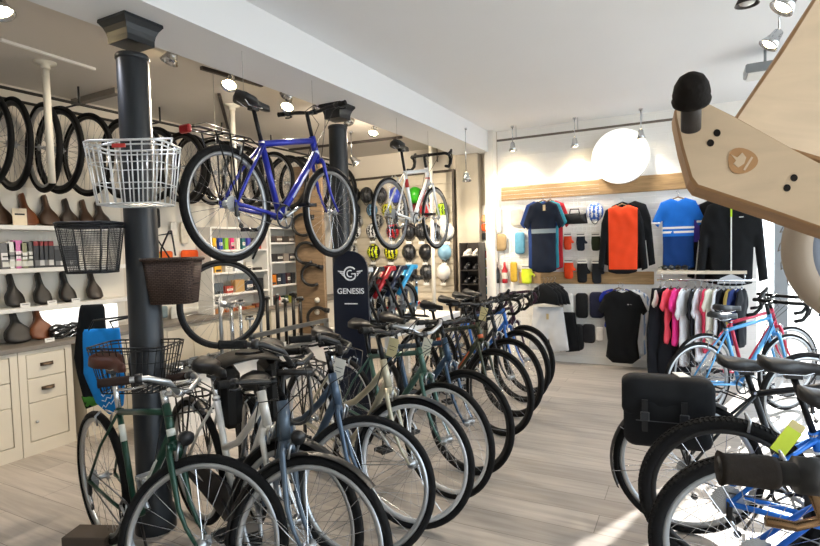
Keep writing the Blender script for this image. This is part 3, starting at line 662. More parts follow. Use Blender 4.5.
# truss-like track at top right
t = thing('lighting_truss', 'grey metal lighting truss on the ceiling at the top right', 'truss', (.98, 1.5, ZM-.10))
for x, z in ((0, 0), (.10, 0), (.05, .08)):
    b = MB(); b.tube([(x, 0, z), (x, 4.6, z)], .01, C('#5a5854', .4, .6), 8); b.build('rail', t)
b = MB()
for k in range(23): y = k*.2; b.tube([(0, y, 0), (.05, y+.1, .08), (.10, y+.2, 0)], .006, C('#5a5854', .4, .6), 5); b.tube([(0, y, 0), (.10, y+.1, 0)], .005, STL, 5)
b.build('lattice', t)
p = at(765, 74, z=2.80); b = MB(); b.box((-.14, -.12, 0), (.14, .12, .07), STL, bev=.01)
for k in range(9): b.box((-.12, -.1+k*.022, -.02), (.12, -.09+k*.022, 0), WHT)
b.tube([(0, 0, .06), (0, 0, .19)], .01, STL, 8); one('fan_heater', b, 'small silver ceiling unit with white slats beside the truss', 'heater', p)
# pipes along the back wall over the helmets
a = at(300, 161, y=YB-.06); b = MB(); b.tube([(0, 0, 0), (2.4, 0, 0), (2.4, 0, -.25)], .011, C('#5b5148', .5, .3), 8); one('pipe', b, 'thin dark pipe along the back wall above the helmets', 'pipe', a)
# ------------------------------------------------------------------ wheels hung on a rail, left
XR_ = -4.42
zr = at(60, 107, x=XR_).z
y0, y1 = 1.7, 6.6
b = MB(); b.tube([(0, 0, 0), (0, y1-y0, 0)], .012, C('#3b3833', .45, .5), 8); b.tube([(-.3, 0, .0), (-.3, y1-y0, 0)], .012, C('#3b3833', .45, .5), 8)
for k in range(7):
    y = .2 + k*.75; b.tube([(-.38, y, 0), (0, y, 0)], .008, BLK, 6); b.tube([(0, y, 0), (0, y, ZL-zr-.05)], .008, BLK, 6)
one('wheel_rail', b, 'dark steel rail holding spare wheels along the left wall', 'rail', (XR_+.02, y0, zr+.05))
cols = [(BLK, None), (C('#2a2b2e', .4, .4), None), (ALU, None), (BLK, None)]
ys = [1.86, 1.98, 2.16, 2.36, 2.48, 2.72, 2.98, 3.22, 3.34, 3.62, 3.76, 4.02, 4.16, 4.46, 4.62, 4.92, 5.2, 5.36, 5.7, 5.86, 6.2]
for i, y in enumerate(ys):
    rm_, _ = cols[(i*7+1) % 4]
    w_ = make_wheel('spare_wheel', None, .345, .018 if i % 3 else .022, rm_, RUB, loc=(XR_+.0+.02*math.sin(i*2.3), y, zr - .345), rimh=.018 if i % 2 else .03, spm=C('#6a6c6e', .4, .8))
    w_.rotation_euler = (0, 0, -.08 + .10*math.sin(i*1.7))
    tag(w_, '%s-rimmed spare wheel hung on the left rail, %s from the left' % ('silver' if rm_ is ALU else 'black', ORD[i]), 'wheel', 'spare wheels hung on the rail')
# single wheel with white tag
p = at(223, 304, d=4.1); 
w_ = make_wheel('spare_wheel', None, .345, .016, BLK, RUB, loc=p, rimh=.016, spm=C('#a8aaac', .3, .9)); w_.rotation_euler = (0, 0, D(68))
tag(w_, 'thin black spare wheel with a white tag hanging below the blue bike', 'wheel')
b = MB(); b.box((-.001, -.05, -.11), (.001, .05, .04), WHT); b.box((-.0015, -.035, -.03), (.0016, .035, -.026), BLK); b.build('paper_tag', w_, (.0, .05, .02), (0.5, 0, -.6))
cable((p.x, p.y, p.z+.33), (p.x, p.y, ZL), 'thin steel wire holding the single tagged wheel')
# ------------------------------------------------------------------ left wall: panel, shelves, saddles
PAN = C('#ddd8cd', .5, 0, .03, 4)
Yp = lambda px, dx=0: lw(px, 250, dx).y
zp = lw(60, 190, .02).z
b = MB(); b.box((0, 0, .87), (.02, Yp(121)-.9, zp), PAN); one('wall_panel', b, 'cream backing panel behind the saddle shelves', 'panel', (XL, .9, 0))
zs = [lw(30, 226, .12).z, lw(30, 268, .12).z, lw(30, 306, .12).z]
ye = Yp(119)
for z, nm in zip(zs, ('upper', 'middle', 'lower')):
    b = MB(); b.box((0, 0, -.035), (.20, ye-.9, 0), WHT, bev=.003); one('wall_shelf', b, 'white %s wall shelf on the left holding %s' % (nm, {'upper': 'the tall brown saddles', 'middle': 'packaged parts', 'lower': 'dark sports saddles'}[nm]), 'shelf', (XL+.02, .9, z), group='white shelves on the left wall')
def shop_saddle(px, z, L, wd, m, label, dx=.13, lean=.22, grp='saddles displayed on the left wall'):
    p = at(px, 300, x=XL+dx); mb = MB()
    T = Matrix.Rotation(-PI/2 + lean, 4, 'Y')
    saddle_mb(mb, (L*.5, 0, 0), m, L, wd, 0, True, T=Matrix.Rotation(-lean*.8, 4, 'Y') @ Matrix(((0, 0, 1, 0), (0, 1, 0, 0), (1, 0, 0, 0), (0, 0, 0, 1))))
    lo = min(v.z for v in mb.v); return one('bicycle_saddle', mb, label, 'saddle', (XL+dx, p.y, z-lo), (0, 0, .15), grp)
BRN = C('#4a3426', .4, 0, .25, 12); DBR = C('#2b211c', .4, 0, .2, 12); TAN = C('#6e3d22', .4, 0, .2, 10); DK = C('#1f1d1c', .45, 0, .2, 12)
for i, px in enumerate((9, 35, 57, 77, 94, 109)): shop_saddle(px, zs[0], .27 if i < 3 else .25, .17 if i != 4 else .13, (BRN, TAN if i == 1 else BRN, BRN, DBR, BRN, DBR)[i], 'brown leather saddle standing on the upper left shelf, %s from the left' % ORD[i])
for i, px in enumerate((18, 46, 71, 98)): shop_saddle(px, zs[2], .27, .14, DK if i != 3 else DBR, 'slim dark sports saddle on the lower left shelf, %s from the left' % ORD[i])
zc = .835
shop_saddle(20, zc, .29, .21, C('#2a2725', .5, 0, .2, 10), 'wide black comfort saddle standing on the counter', dx=.16, lean=.3)
shop_saddle(43, zc, .29, .20, C('#7a4426', .4, 0, .2, 10), 'wide tan brown leather saddle standing on the counter', dx=.16, lean=.3)
def card(p, w_, h_, label, rz=PI/2, m=None, grp='small price cards', nm='price_card'):
    b = MB(); b.box((-w_/2, -.002, 0), (w_/2, .002, h_), m or WHT); b.box((-w_*.35, -.0026, h_*.6), (w_*.35, -.002, h_*.7), BLK); one(nm, b, label, 'card', p, (0, 0, rz), grp)
for i, px in enumerate((25, 52, 76)): q = at(px, 300, x=XL+.215); card((q.x, q.y, zs[2]), .07, .035, 'small white price card on the lower left shelf, %s from the left' % ORD[i])
q = at(20, 222, x=XL+.2); card((q.x, q.y, zs[0]), .10, .13, 'cream and orange card between the first two brown saddles', m=C('#e9d9bd'))
q = at(50, 345, x=XL+.33); card((q.x, q.y, zc), .07, .03, 'white price card in front of the tan saddle on the counter')
def carton(p, w_, d_, h_, hx, label, rz=PI/2, band=None, window=None, nm='product_box', cat='box', grp=None, bev=.003, top=None):
    b = MB(); b.box((-w_/2, -d_/2, 0), (w_/2, d_/2, h_), C(hx, .45, 0, .06), bev=bev)
    if band: b.box((-w_*.44, -d_/2-.001, h_*.35), (w_*.44, -d_/2+.001, h_*.62), C(band, .5)); b.box((-w_*.3, -d_/2-.0015, h_*.45), (w_*.3, -d_/2, h_*.5), BLK)
    if window: b.box((-w_*.36, -d_/2-.001, h_*.08), (w_*.36, -d_/2, h_*.28), C(window, .5))
    if top: b.box((-w_*.46, -d_/2-.0012, h_*.82), (w_*.46, d_/2+.0012, h_*.98), C(top, .5))
    return one(nm, b, label, cat, p, (0, 0, rz), grp)
for i, (px, hx, bd, nm) in enumerate(((4, '#6f7072', '#e8e8e8', 'grey and white'), (10.5, '#f0efec', '#9a9a9a', 'white'), (17, '#d77bb4', '#f4e6ef', 'pink'), (23.5, '#8f9072', '#eeeeea', 'olive and white'), (30, '#5c5d5a', '#e3e3df', 'grey'))):
    q = at(px, 260, x=XL+.13); carton((q.x, q.y, zs[1]), .065, .05, .20+.01*(i % 3), hx, 'upright %s packet on the middle left shelf, %s from the left' % (nm, ORD[i]), band=bd, window='#d8d8d0', grp='packets on the middle left shelf')
for i in range(9):
    px = 35.5 + i*4.6 + (2 if i > 3 else 0); q = at(px, 260, x=XL+.14)
    carton((q.x, q.y, zs[1]), .05, .06, .215 if i < 4 else .175, '#35363a', 'dark packet with %s top on the middle left shelf, %s of the dark ones' % ('red' if i < 4 else 'grey', ORD[i]), top='#8b2c30' if i < 4 else '#55565a', window='#c9c9c9' if i % 2 else '#77787a', grp='dark packets on the middle left shelf')
# ------------------------------------------------------------------ counter and drawers
CAB = C('#d3ccbd', .45, 0, .05, 3, .05); XC = -4.43
b = MB(); b.box((0, 0, 0), (.40, YB-.9-.02, .035), C('#77716a', .5, 0, .12, 6, .05), bev=.004); one('countertop', b, 'long grey worktop along the left wall', 'countertop', (XL, .9, .80))
ycs = [.95, at(20, 400, x=XC).y - .92, at(20, 400, x=XC).y, at(72, 400, x=XC).y]
ye_ = ycs[3]; wd_ = ycs[3]-ycs[2]
edges = [(ycs[2]-wd_, ycs[2], 'drawers'), (ycs[2], ycs[3]+.02, 'main')]
y = ycs[3]+.11; 
while y < 6.2: edges.append((y, y+.72, 'far')); y += .74
for i, (ya, yb, kd) in enumerate(edges):
    lab = {'drawers': 'cream cabinet with two drawers cut off by the left edge of the photo', 'main': 'cream cabinet with two cup-handled drawers above a door', 'far': 'cream base cabinet under the grey counter, %s beyond the drawers' % ORD[max(0, i-2)]}[kd]
    t = thing('base_cabinet', lab, 'cabinet', (XL+.006, ya, 0), 0, 'cream base cabinets'); W = yb-ya
    b = MB(); b.box((0, 0, .0), (.345, W-.006, .80), CAB, bev=.004); b.box((.345, 0, 0), (.372, .05, .80), CAB); b.box((.345, W-.056, 0), (.372, W-.006, .80), CAB); b.box((.345, .05, 0), (.372, W-.056, .10), CAB); b.box((.345, .05, .77), (.372, W-.056, .80), CAB); b.build('carcass', t)
    if kd != 'far':
        for z0_, z1_ in ((.585, .765), (.40, .58)):
            b = MB(); b.box((.347, .055, z0_), (.37, W-.061, z1_), CAB, bev=.004); dr = b.build('drawer', t)
            b = MB(); ps = [(.372+.022*math.sin(PI*k/8), W/2 - .045*math.cos(PI*k/8), (z0_+z1_)/2+.01) for k in range(9)]
            vs = []; 
            for k in range(9):
                for j in range(5): a_ = PI/2*j/4; vs.append((.372+.024*math.sin(PI*k/8)*math.sin(a_), W/2-.048*math.cos(PI*k/8), (z0_+z1_)/2-.008+.026*math.cos(a_)))
            b.add(vs, [(k*5+j, k*5+j+1, (k+1)*5+j+1, (k+1)*5+j) for k in range(8) for j in range(4)], C('#4a3c2e', .35, .7), True); b.build('handle', dr)
        b = MB(); b.box((.347, .055, .105), (.37, W-.061, .395), CAB, bev=.004); dr = b.build('door', t); b = MB(); b.sphere((.382, .10, .25), .011, ALU, 10); b.build('knob', dr)
    else:
        for k in range(2):
            b = MB(); b.box((.347, .055+k*(W-.11)/2, .105), (.37, .05+(k+1)*(W-.11)/2, .765), CAB, bev=.004); b.build('door', t)
# counter clutter: backlit panel, chain locks
t = at(82, 325, x=XL+.05)
b = MB(); b.box((0, -.33, 0), (.03, .33, .22), C('#f5f4ef', .3, 0, .02, 3, 0, 'lit', .8), bev=.003); one('light_panel', b, 'glowing white display panel standing at the end of the counter', 'panel', (XL+.03, t.y, zc))
for i, (px, m_, nm) in enumerate(((60, BLK, 'black'), (69, CHR, 'silver'), (76, BLK, 'small black'), (86, CHR, 'bright chrome'))):
    q = at(px, 330, x=XL+.2); b = MB(); rnd = random.Random(i)
    for k in range(3):
        pts = [(.055*math.cos(2*PI*j/12)*(1+.2*rnd.random()), .07*math.sin(2*PI*j/12), .02+k*.03+.02*math.sin(j+k)) for j in range(12)]
        b.tube(pts, .012 if i % 2 == 0 else .006, m_, 6, closed=True)
    one('coiled_lock', b, '%s coiled bike lock heaped on the counter beside the saddles' % nm, 'lock', (q.x, q.y, zc), (0, 0, 0), 'coiled locks on the counter')
# ------------------------------------------------------------------ puffs: bags, gloves, clothes
def rr(w_, h_, r=.25, n=4):
    r = r*min(w_, h_); o = []
    for cx, cz, a in ((w_/2-r, h_-r, 0), (-w_/2+r, h_-r, 90), (-w_/2+r, r, 180), (w_/2-r, r, 270)): o += arc(cx, cz, r, a, a+90, n)
    return o
def packet(p, w_, h_, hx, label, cat='packet', nm='accessory_packet', rz=0.0, cardh=None, th=.03, grp='accessories hanging on the grid', shape=None):
    b = MB()
    if shape == 'glove':
        o = [(-.28*w_, 0), (.28*w_, 0), (.30*w_, .35*h_), (.5*w_, .52*h_), (.42*w_, .62*h_), (.27*w_, .55*h_), (.27*w_, .95*h_), (.12*w_, 1.0*h_), (.0, .98*h_), (-.15*w_, 1.0*h_), (-.28*w_, .93*h_), (-.33*w_, .5*h_)]
        o = [(x, h_-z) for x, z in o][::-1]
        b.puff(o, th, C(hx, .7, 0, .2, 20), cell=w_/7, fold=.002)
    elif shape == 'bottle':
        b.lathe([(.001, 0), (w_*.42, 0), (w_*.45, h_*.1), (w_*.45, h_*.6), (w_*.2, h_*.78), (w_*.2, h_*.85), (w_*.15, h_), (.001, h_)], C(hx, .4, 0, .1), 14); b.lathe([(w_*.46, h_*.2), (w_*.46, h_*.5)], C('#d9d2c4' if hx != '#202225' else '#3c3f44', .5), 14)
    else: b.puff(rr(w_, h_), th, C(hx, .6, 0, .25, 18), cell=w_/7, fold=.002)
    if cardh: b.box((-w_*.3, -th*.62, h_*.86), (w_*.3, -th*.5, h_*.86+cardh), C('#e6e4dc', .5)); b.box((-w_*.26, -th*.64, h_*.88+cardh*.3), (w_*.26, -th*.6, h_*.88+cardh*.5), C('#30343a', .5))
    return one(nm, b, label, cat, p, (0, 0, rz), grp)
# wire grids and boards on the back wall
def grid(x0, x1, z0, z1, label):
    b = MB(); m = C('#e8e8e6', .4, .2); n1 = int((x1-x0)/.05); n2 = int((z1-z0)/.05)
    for i in range(n1+1): x = i*(x1-x0)/n1; b.tube([(x, 0, 0), (x, 0, z1-z0)], .0022, m, 4)
    for i in range(n2+1): z = i*(z1-z0)/n2; b.tube([(0, -.004, z), (x1-x0, -.004, z)], .0022, m, 4)
    one('wire_grid', b, label, 'grid', (x0, YB-.025, z0), group='white wire grids on the back wall')
a, c = bw(498, 188, .02), bw(600, 268, .02); grid(a.x, c.x, c.z, a.z, 'white wire grid above the lower plank, behind the gloves')
a, c = bw(498, 286, .02), bw(604, 357, .02); grid(a.x, c.x, c.z+.02, a.z, 'white wire grid below the lower plank, down to the floor')
OAK = C('#a98a63', .6, 0, .32, 5, .15, 'wood')
def plank(p0, p1, h_, label, th=.03):
    a, c = bw(p0[0], p0[1], th), bw(p1[0], p1[1], th); b = MB(); L = c.x-a.x; o = [(0, 0), (L, 0), (L, h_), (0, h_)]
    b.box((0, 0, -h_), (L, th, 0), OAK, bev=.004); one('wooden_plank', b, label, 'plank', (a.x, YB-th, a.z), group='rough planks fixed to the back wall')
plank((501, 187), (738, 187), .185, 'upper rough plank on the back wall above the jerseys')
plank((519, 272), (654, 272), .15, 'lower rough plank on the back wall with gloves over it')
a, c = bw(657, 271, .3), bw(747, 271, .3)
b = MB(); b.box((0, 0, -.035), (c.x-a.x, .3, 0), C('#d9cdb9', .5, 0, .1)); one('white_shelf', b, 'pale shelf above the clothes rail on the back wall', 'shelf', (a.x, YB-.3, a.z)); SHX0, SHX1, SHZ = a.x, c.x, a.z
SH = [(-.13, 1), (-.33, .95), (-.5, .68), (-.38, .60), (-.30, .72), (-.29, .3), (-.30, .03), (-.15, 0), (.15, 0), (.30, .03), (.29, .3), (.30, .72), (.38, .60), (.5, .68), (.33, .95), (.13, 1), (0, .955)]
LS = [(-.12, 1), (-.33, .94), (-.42, .75), (-.5, .08), (-.38, .05), (-.31, .55), (-.29, .03), (-.12, 0), (.12, 0), (.29, .03), (.31, .55), (.38, .05), (.5, .08), (.42, .75), (.33, .94), (.12, 1), (0, .965)]
VS = [(-.16, 1), (-.36, .93), (-.5, .72), (-.42, .66), (-.38, .70), (-.30, .3), (-.34, .08), (-.2, 0), (.2, 0), (.34, .08), (.30, .3), (.38, .70), (.42, .66), (.5, .72), (.36, .93), (.16, 1), (0, .96)]
SHORT = [(-.36, 1), (-.5, .05), (-.07, 0), (0, .38), (.07, 0), (.5, .05), (.36, 1)]
TROU = [(-.34, 1), (-.5, .55), (-.46, 0), (-.12, 0), (0, .6), (.12, 0), (.46, 0), (.5, .55), (.34, 1)]
def garment(shape, w_, h_, cf, p, label, cat, nm, rz=0.0, th=.05, hanger=True, grp=None, fold=.004, hm=None, extra=None, hlabel=None):
    t = thing(nm, label, cat, (p.x, p.y, p.z), rz, grp)
    o = [(x*w_, (z-1)*h_) for x, z in shape]
    b = MB(); m0 = cf if not callable(cf) else None
    b.puff(o, th, m0, cell=.018, fold=fold, cf=cf if callable(cf) else None, seed=w_*37+p.x*9); b.build('cloth', t)
    if extra: extra(t, w_, h_, th)
    if hanger:
        b = MB(); mm = hm or C('#8a6c4a', .5); b.tube([(-w_*.3, 0, -.055), (-w_*.1, 0, -.01), (0, 0, .012), (w_*.1, 0, -.01), (w_*.3, 0, -.055)], .008, mm, 6)
        b.tube([(0, 0, .01), (0, 0, .045), (.016, 0, .062), (.0, 0, .082), (-.018, 0, .07)], .0025, CHR, 5)
        one('clothes_hanger', b, hlabel or 'hanger holding the ' + label[:70].split(',')[0], 'hanger', (p.x, p.y, p.z), (0, 0, rz), 'hangers on the back wall')
    return t
def K(hx): return C(hx, .75, 0, .12, 9, .05)
NV, RED_, TEAL, GRY, BK_, ORG, BLU, DBL, PUR, WT_, LIL = K('#141c2c'), K('#b3262f'), K('#2e7c8c'), K('#7b8890'), K('#0e1013'), K('#ee4a22'), K('#1f6fd1'), K('#123a78'), K('#4b3a9a'), K('#e8eaee'), K('#8fa6c8')
G3 = 'jerseys hung on the back wall'
def tagp(dx=.02, dz=-.12, hx='#cbbd98', ww=.03):
    def f(t, w_, h_, th): b = MB(); b.box((dx-ww/2, -th*.55-.008, dz-.07), (dx+ww/2, -th*.55-.004, dz), C(hx, .6)); b.build('swing_tag', t)
    return f
# navy jersey stack
for k, (m, nm, dx) in enumerate(((RED_, 'red', .085), (TEAL, 'teal', .045), (K('#27407a'), 'blue', -.03))):
    p = bw(543, 201, .12 + .0); garment(SH, .50, .86, m, Vector((p.x+dx, YB-.10-.0-.045*(2-k)*.0-.04*k, p.z)), '%s short-sleeved jersey showing at the edge behind the navy one' % nm, 'jersey', 'cycling_jersey', hanger=(k == 0), grp=G3, th=.03, hlabel='wooden hanger behind the stack of navy, red and teal jerseys')
p = bw(543, 201, .26); garment(SH, .50, .88, lambda u, v: GRY if .56 < v < .61 and .2 < u < .8 else NV, p, 'navy short-sleeved jersey with a grey chest stripe on the back wall', 'jersey', 'cycling_jersey', grp=G3, extra=tagp(.02, -.05))
# orange jersey
p = bw(624, 203, .12); garment(LS, .56, .80, BK_, Vector((p.x+.05, p.y, p.z+.02)), 'black long-sleeved top hidden behind the orange jersey', 'jersey', 'cycling_jersey', hanger=False, grp=G3, th=.03)
p = bw(622, 205, .20); garment(LS, .54, .80, lambda u, v: BK_ if (u < .24 or u > .80 or v < .06) else ORG, p, 'orange jersey with black sleeves hanging under the round disc', 'jersey', 'cycling_jersey', grp=G3, rz=.05)
def bluex(t, w_, h_, th):
    b = MB(); b.box((-.16, -th*.56, -h_*.43), (.16, -th*.5, -h_*.40), WHT, bev=.001); b.box((-.155, -th*.56, -h_*.49), (.155, -th*.5, -h_*.46), WHT, bev=.001); b.build('chest_stripes', t)
    for s in (-1, 1): b = MB(); b.box((s*w_*.43-.045, -th*.4, -h_*.355), (s*w_*.43+.045, th*.4, -h_*.325), WHT, bev=.004); b.build('sleeve_band', t)
p = bw(678, 198, .14); garment(SH, .53, .80, lambda u, v: DBL if v < .47 else BLU, p, 'bright blue short-sleeved jersey with white chest stripes', 'jersey', 'cycling_jersey', grp=G3, extra=bluex)
p = bw(718, 199, .12); garment(LS, .60, .92, lambda u, v: PUR if (.06 < u < .2 and v > .5) else BK_, p, 'black and purple jacket behind the black zipped jacket', 'jacket', 'cycling_jacket', hanger=False, grp=G3, th=.04)
def jackx(t, w_, h_, th):
    b = MB(); b.box((-.006, -th*.62, -h_*.86), (.006, -th*.5, -.05), WHT); b.build('zip', t)
    b = MB(); b.prism([(-.13, -h_*.97), (.13, -h_*.97), (.10, -h_*.91), (0, -h_*.86), (-.10, -h_*.91)], -th*.58, -th*.5, K('#c9ccd2')); b.build('hem_panel', t)
    b = MB(); b.box((-.008, -th*.66, -.19), (.008, -th*.6, -.10), C('#b8e020', .5)); b.build('swing_tag', t)
    b = MB(); b.box((.07, -th*.58, -.20), (.11, -th*.52, -.19), WHT); b.build('chest_logo', t)
p = bw(731, 199, .24); garment(LS, .66, .92, BK_, p, 'black zipped winter jacket with a white zip, rightmost on the back wall', 'jacket', 'cycling_jacket', grp=G3, extra=jackx, th=.08)
# lower row
for k, (m, nm, dx) in enumerate(((K('#2438a8'), 'royal blue', -.04), (LIL, 'pale blue and white striped', .09), (WT_, 'white', .05))):
    p = bw(622, 289, .10); cf = (lambda u, v: WT_ if int(u*26) % 2 else LIL) if k == 1 else m
    garment(VS, .50, .82 if k else .5, cf, Vector((p.x+dx, YB-.07-.035*k, p.z)), '%s top hanging behind the black jersey in the lower row' % nm, 'jersey', 'cycling_jersey', hanger=(k == 0), grp=G3, th=.025, hlabel='hanger behind the lower black jersey')
def logo(t, w_, h_, th): b = MB(); b.box((.06, -th*.56, -.17), (.10, -th*.5, -.162), WHT); b.build('chest_logo', t)
p = bw(622, 290, .22); garment(VS, .54, .86, BK_, p, 'black sleeveless-cut jersey with pale piping, lower row of the back wall', 'jersey', 'cycling_jersey', grp=G3, extra=logo, hm=CHR)
p = bw(547, 284, .30); 
for k in range(4): garment([(-.5, .0), (-.42, .55), (-.12, 1), (.12, 1), (.42, .55), (.5, 0), (0, .1)], .38, .26, BK_, Vector((p.x-.03+.03*k, YB-.34+.06*k, p.z)), 'black folded top on a hanger over the grey shorts, %s from the front' % ORD[k], 'top', 'folded_jersey', grp='black tops over the grey shorts', th=.04, hm=BLK)
p = bw(548, 307, .22); garment(SHORT, .50, .56, K('#c3c5c8'), p, 'pale grey baggy shorts hanging low beside the bikes', 'shorts', 'cycling_shorts', hanger=False, extra=tagp(.0, -.08, '#b9a67c'))
p = bw(563, 312, .12); garment(SHORT, .40, .50, BK_, p, 'black shorts behind the grey pair', 'shorts', 'cycling_shorts', hanger=False)
# accessories on the grid
acc = [
 (497, 208, 233, .09, '#d9d6cc', None, 'small parts card with silver clips, top left of the grid'), (517, 208, 226, .13, '#c9c5ba', None, 'clear packet with a black clamp, right of the small clips'),
 (500, 234, 251, .14, '#9a8461', None, 'rolled tan canvas saddle bag on the grid'), (520, 232, 254, .10, '#5f9bb8', None, 'yellow and light blue packet left of the navy jersey'),
 (497, 262, 283, .065, '#202225', 'bottle', 'black water bottle at the left end of the lower plank'), (505, 262, 283, .065, '#b5222c', 'bottle', 'red water bottle beside the black one'),
 (514, 262, 282, .07, '#c9a53d', None, 'yellow and white packet between the red bottle and the yellow gloves'), (527, 266, 284, .12, '#d6e63c', 'glove', 'fluorescent yellow gloves on the lower plank'),
 (568, 234, 250, .085, '#e8502c', 'glove', 'orange and white glove in the upper glove row'), (581, 234, 251, .09, '#1b2430', 'glove', 'black glove with a blue card in the upper glove row'), (596, 234, 251, .09, '#27301f', 'glove', 'black and green glove in the upper glove row'),
 (569, 260, 279, .10, '#ea4a20', 'glove', 'bright orange glove in the lower glove row'), (582.5, 260, 283, .11, '#191b1e', 'glove', 'black winter glove in the middle of the lower glove row'), (597, 260, 284, .10, '#1c1f24', 'glove', 'black glove at the right of the lower glove row'),
 (568, 293, 316, .10, '#e9e6e0', None, 'white packet with an orange base under the plank'), (582, 293, 318, .11, '#16181b', None, 'black arm warmers on a card under the plank'), (597, 292, 318, .13, '#20243a', None, 'navy blue and black packet under the plank'),
 (576, 324, 350, .15, '#1d1e20', None, 'bunch of black straps near the bottom of the grid'), (589, 324, 343, .11, '#24252a', None, 'black folded cap near the bottom of the grid'), (600, 327, 341, .07, '#e9e4e0', None, 'small white packet with a red square near the bottom of the grid')]
for (px, ya, yb, w_, hx, shp, lb) in acc:
    a = bw(px, ya, .06); c = bw(px, yb, .06)
    o = packet(Vector((c.x, YB-.06, c.z)), w_*(1.85 if shp == 'glove' else 1.3), a.z-c.z, hx, lb, shape=shp, cardh=.05 if shp == 'glove' else None, cat='gloves' if shp == 'glove' else 'bottle' if shp == 'bottle' else 'packet', nm='gloves' if shp == 'glove' else 'water_bottle' if shp == 'bottle' else 'accessory_packet')
for (px, py, w_, h_, hx) in ((568, 314, .08, .06, '#ee5a20'), (600, 336, .04, .05, '#d8322c'), (520, 251, .08, .12, '#e6c52c')):
    pass
p = bw(575, 224, .10); t = thing('black_handlebar_bag', 'black zipped saddle bag with a top handle on the grid', 'bag', p, 0); b = MB(); b.puff([(-.15, 0), (.15, 0), (.13, .13), (-.13, .13)], .08, BLK, cell=.02); b.build('body', t); b = MB(); b.tube([(-.06, -.02, .12), (-.05, -.02, .18), (.05, -.02, .18), (.06, -.02, .12)], .008, BLK, 6); b.build('handle', t)
# helmets
def helmet(p, m, m2, label, rz=0.0, w_=.125, group='helmets on the helmet wall', skate=False, cardp=True):
    t = thing('bike_helmet', label, 'helmet', p, rz, group); b = MB(); nu, nv = 20, 8; vs = []; fs = {}; 
    for j in range(nv+1):
        a = PI/2*j/nv
        for i in range(nu):
            q = 2*PI*i/nu; x = w_*math.cos(q)*math.cos(a); z = w_*1.12*math.sin(q)*math.cos(a); y = -w_*.95*math.sin(a)
            k = 1.0 if skate else (1 - .07*(1 if (int((x/w_+1)*4.5) % 2 and 1 < j < nv-0) else 0))
            vs.append((x*k, y*k, z*k))
    A, B = [], []
    for j in range(nv):
        for i in range(nu):
            f = (j*nu+i, j*nu+(i+1) % nu, (j+1)*nu+(i+1) % nu, (j+1)*nu+i); cx = sum(vs[q_][0] for q_ in f)/4/w_
            (B if (not skate and int((cx+1)*4.5) % 2 and j > 0 and j < nv) else A).append(f)
    b.add(vs, A, m, True)
    o = 0; k = b.mi(m2)
    for f in B: b.f.append(list(f)); b.m.append(k); b.sm.append(True)
    b.lathe([(w_, 0), (w_*.86, .004), (w_*.8, -.02)], BLK, nu, 'y', T=Matrix.Diagonal((1, 1, 1.12, 1))); b.build('shell', t)
    b = MB(); b.tube([(-w_*.6, -.01, -w_*.7), (-.02, -.02, -w_*1.35), (0, -.02, -w_*1.45), (.02, -.02, -w_*1.35), (w_*.6, -.01, -w_*.7)], .005, BLK, 5); b.build('chin_strap', t)
    if cardp: b = MB(); b.box((-.045, -.03, -w_*1.75), (.045, -.026, -w_*1.38), WHT); b.build('price_card', t)
    return t
HB = C('#17181b', .3, 0, .1); hc = {'black': (HB, C('#3a3c40', .4)), 'blue': (C('#4256c8', .3), C('#26306a', .4)), 'green': (C('#3bb324', .3), C('#1d6a14', .4)), 'dark grey': (C('#43474c', .3), HB), 'light blue': (C('#6d97b8', .3), HB), 'yellow': (C('#e3e022', .3), HB), 'white and black': (C('#dedfe0', .3), HB), 'dark red': (C('#6b1c22', .3), HB), 'red': (C('#b5202a', .3), HB), 'lime': (C('#b8dd2a', .3), C('#4f6a14', .4)), 'silver': (C('#a9aaa8', .3, .3), HB), 'grey': (C('#84847f', .35), HB), 'white': (C('#e6e4df', .3), C('#bdbab4', .4)), 'black and yellow': (HB, C('#d6e01e', .3)), 'pale blue': (C('#7fa9c4', .3), C('#d8dde0', .4))}
rows = [(195, [(354, 'black'), (366.5, 'black'), (381, 'black'), (396, 'blue'), (415, 'green'), (426, 'dark grey')]),
 (210, [(356, 'black'), (372, 'light blue'), (387, 'yellow'), (402, 'white and black'), (414, 'dark red'), (426, 'red'), (442, 'lime')]),
 (219, []), (231, [(355, 'white and black'), (373, 'white and black'), (393, 'red'), (409, 'black'), (422, 'black'), (437, 'black'), (447, 'white')]),
 (252, [(352, 'silver'), (374, 'black and yellow'), (391, 'yellow'), (409, 'black'), (426, 'black'), (445, 'pale blue')]),
 (272, [(372, 'grey'), (390, 'dark grey'), (410, 'black'), (427, 'black'), (444, 'white')])]
rows[2] = (221, [(358, 'silver'), (378, 'grey'), (392, 'grey'), (443, 'white')])
a, c = bw(349, 178, .10), bw(455, 321, .10); SX0, SX1, SZ0, SZ1 = a.x, c.x, c.z, bw(455, 171, .1).z
t = thing('helmet_display_board', 'cream slatted display board in a dark frame holding the helmets', 'display board', (SX0, YB-.10, SZ0))
b = MB(); b.box((0, .03, 0), (SX1-SX0, .10, SZ1-SZ0), C('#cbc1ae', .6, 0, .06)); 
n_ = int((SZ1-SZ0)/.10)
b.build('board', t)
for k in range(1, n_): b = MB(); b.box((.01, .012, k*.10), (SX1-SX0-.01, .03, k*.10+.075), C('#cfc6b4', .6, 0, .05)); b.build('slat', t)
b = MB(); FRM = C('#3e342b', .5)
for lo, hi in (((-.03, 0, -.03), (0, .06, SZ1-SZ0+.03)), ((SX1-SX0, 0, -.03), (SX1-SX0+.03, .06, SZ1-SZ0+.03)), ((0, 0, SZ1-SZ0), (SX1-SX0, .06, SZ1-SZ0+.03)), ((0, 0, -.03), (SX1-SX0, .06, 0))): b.box(lo, hi, FRM)
b.build('frame', t)
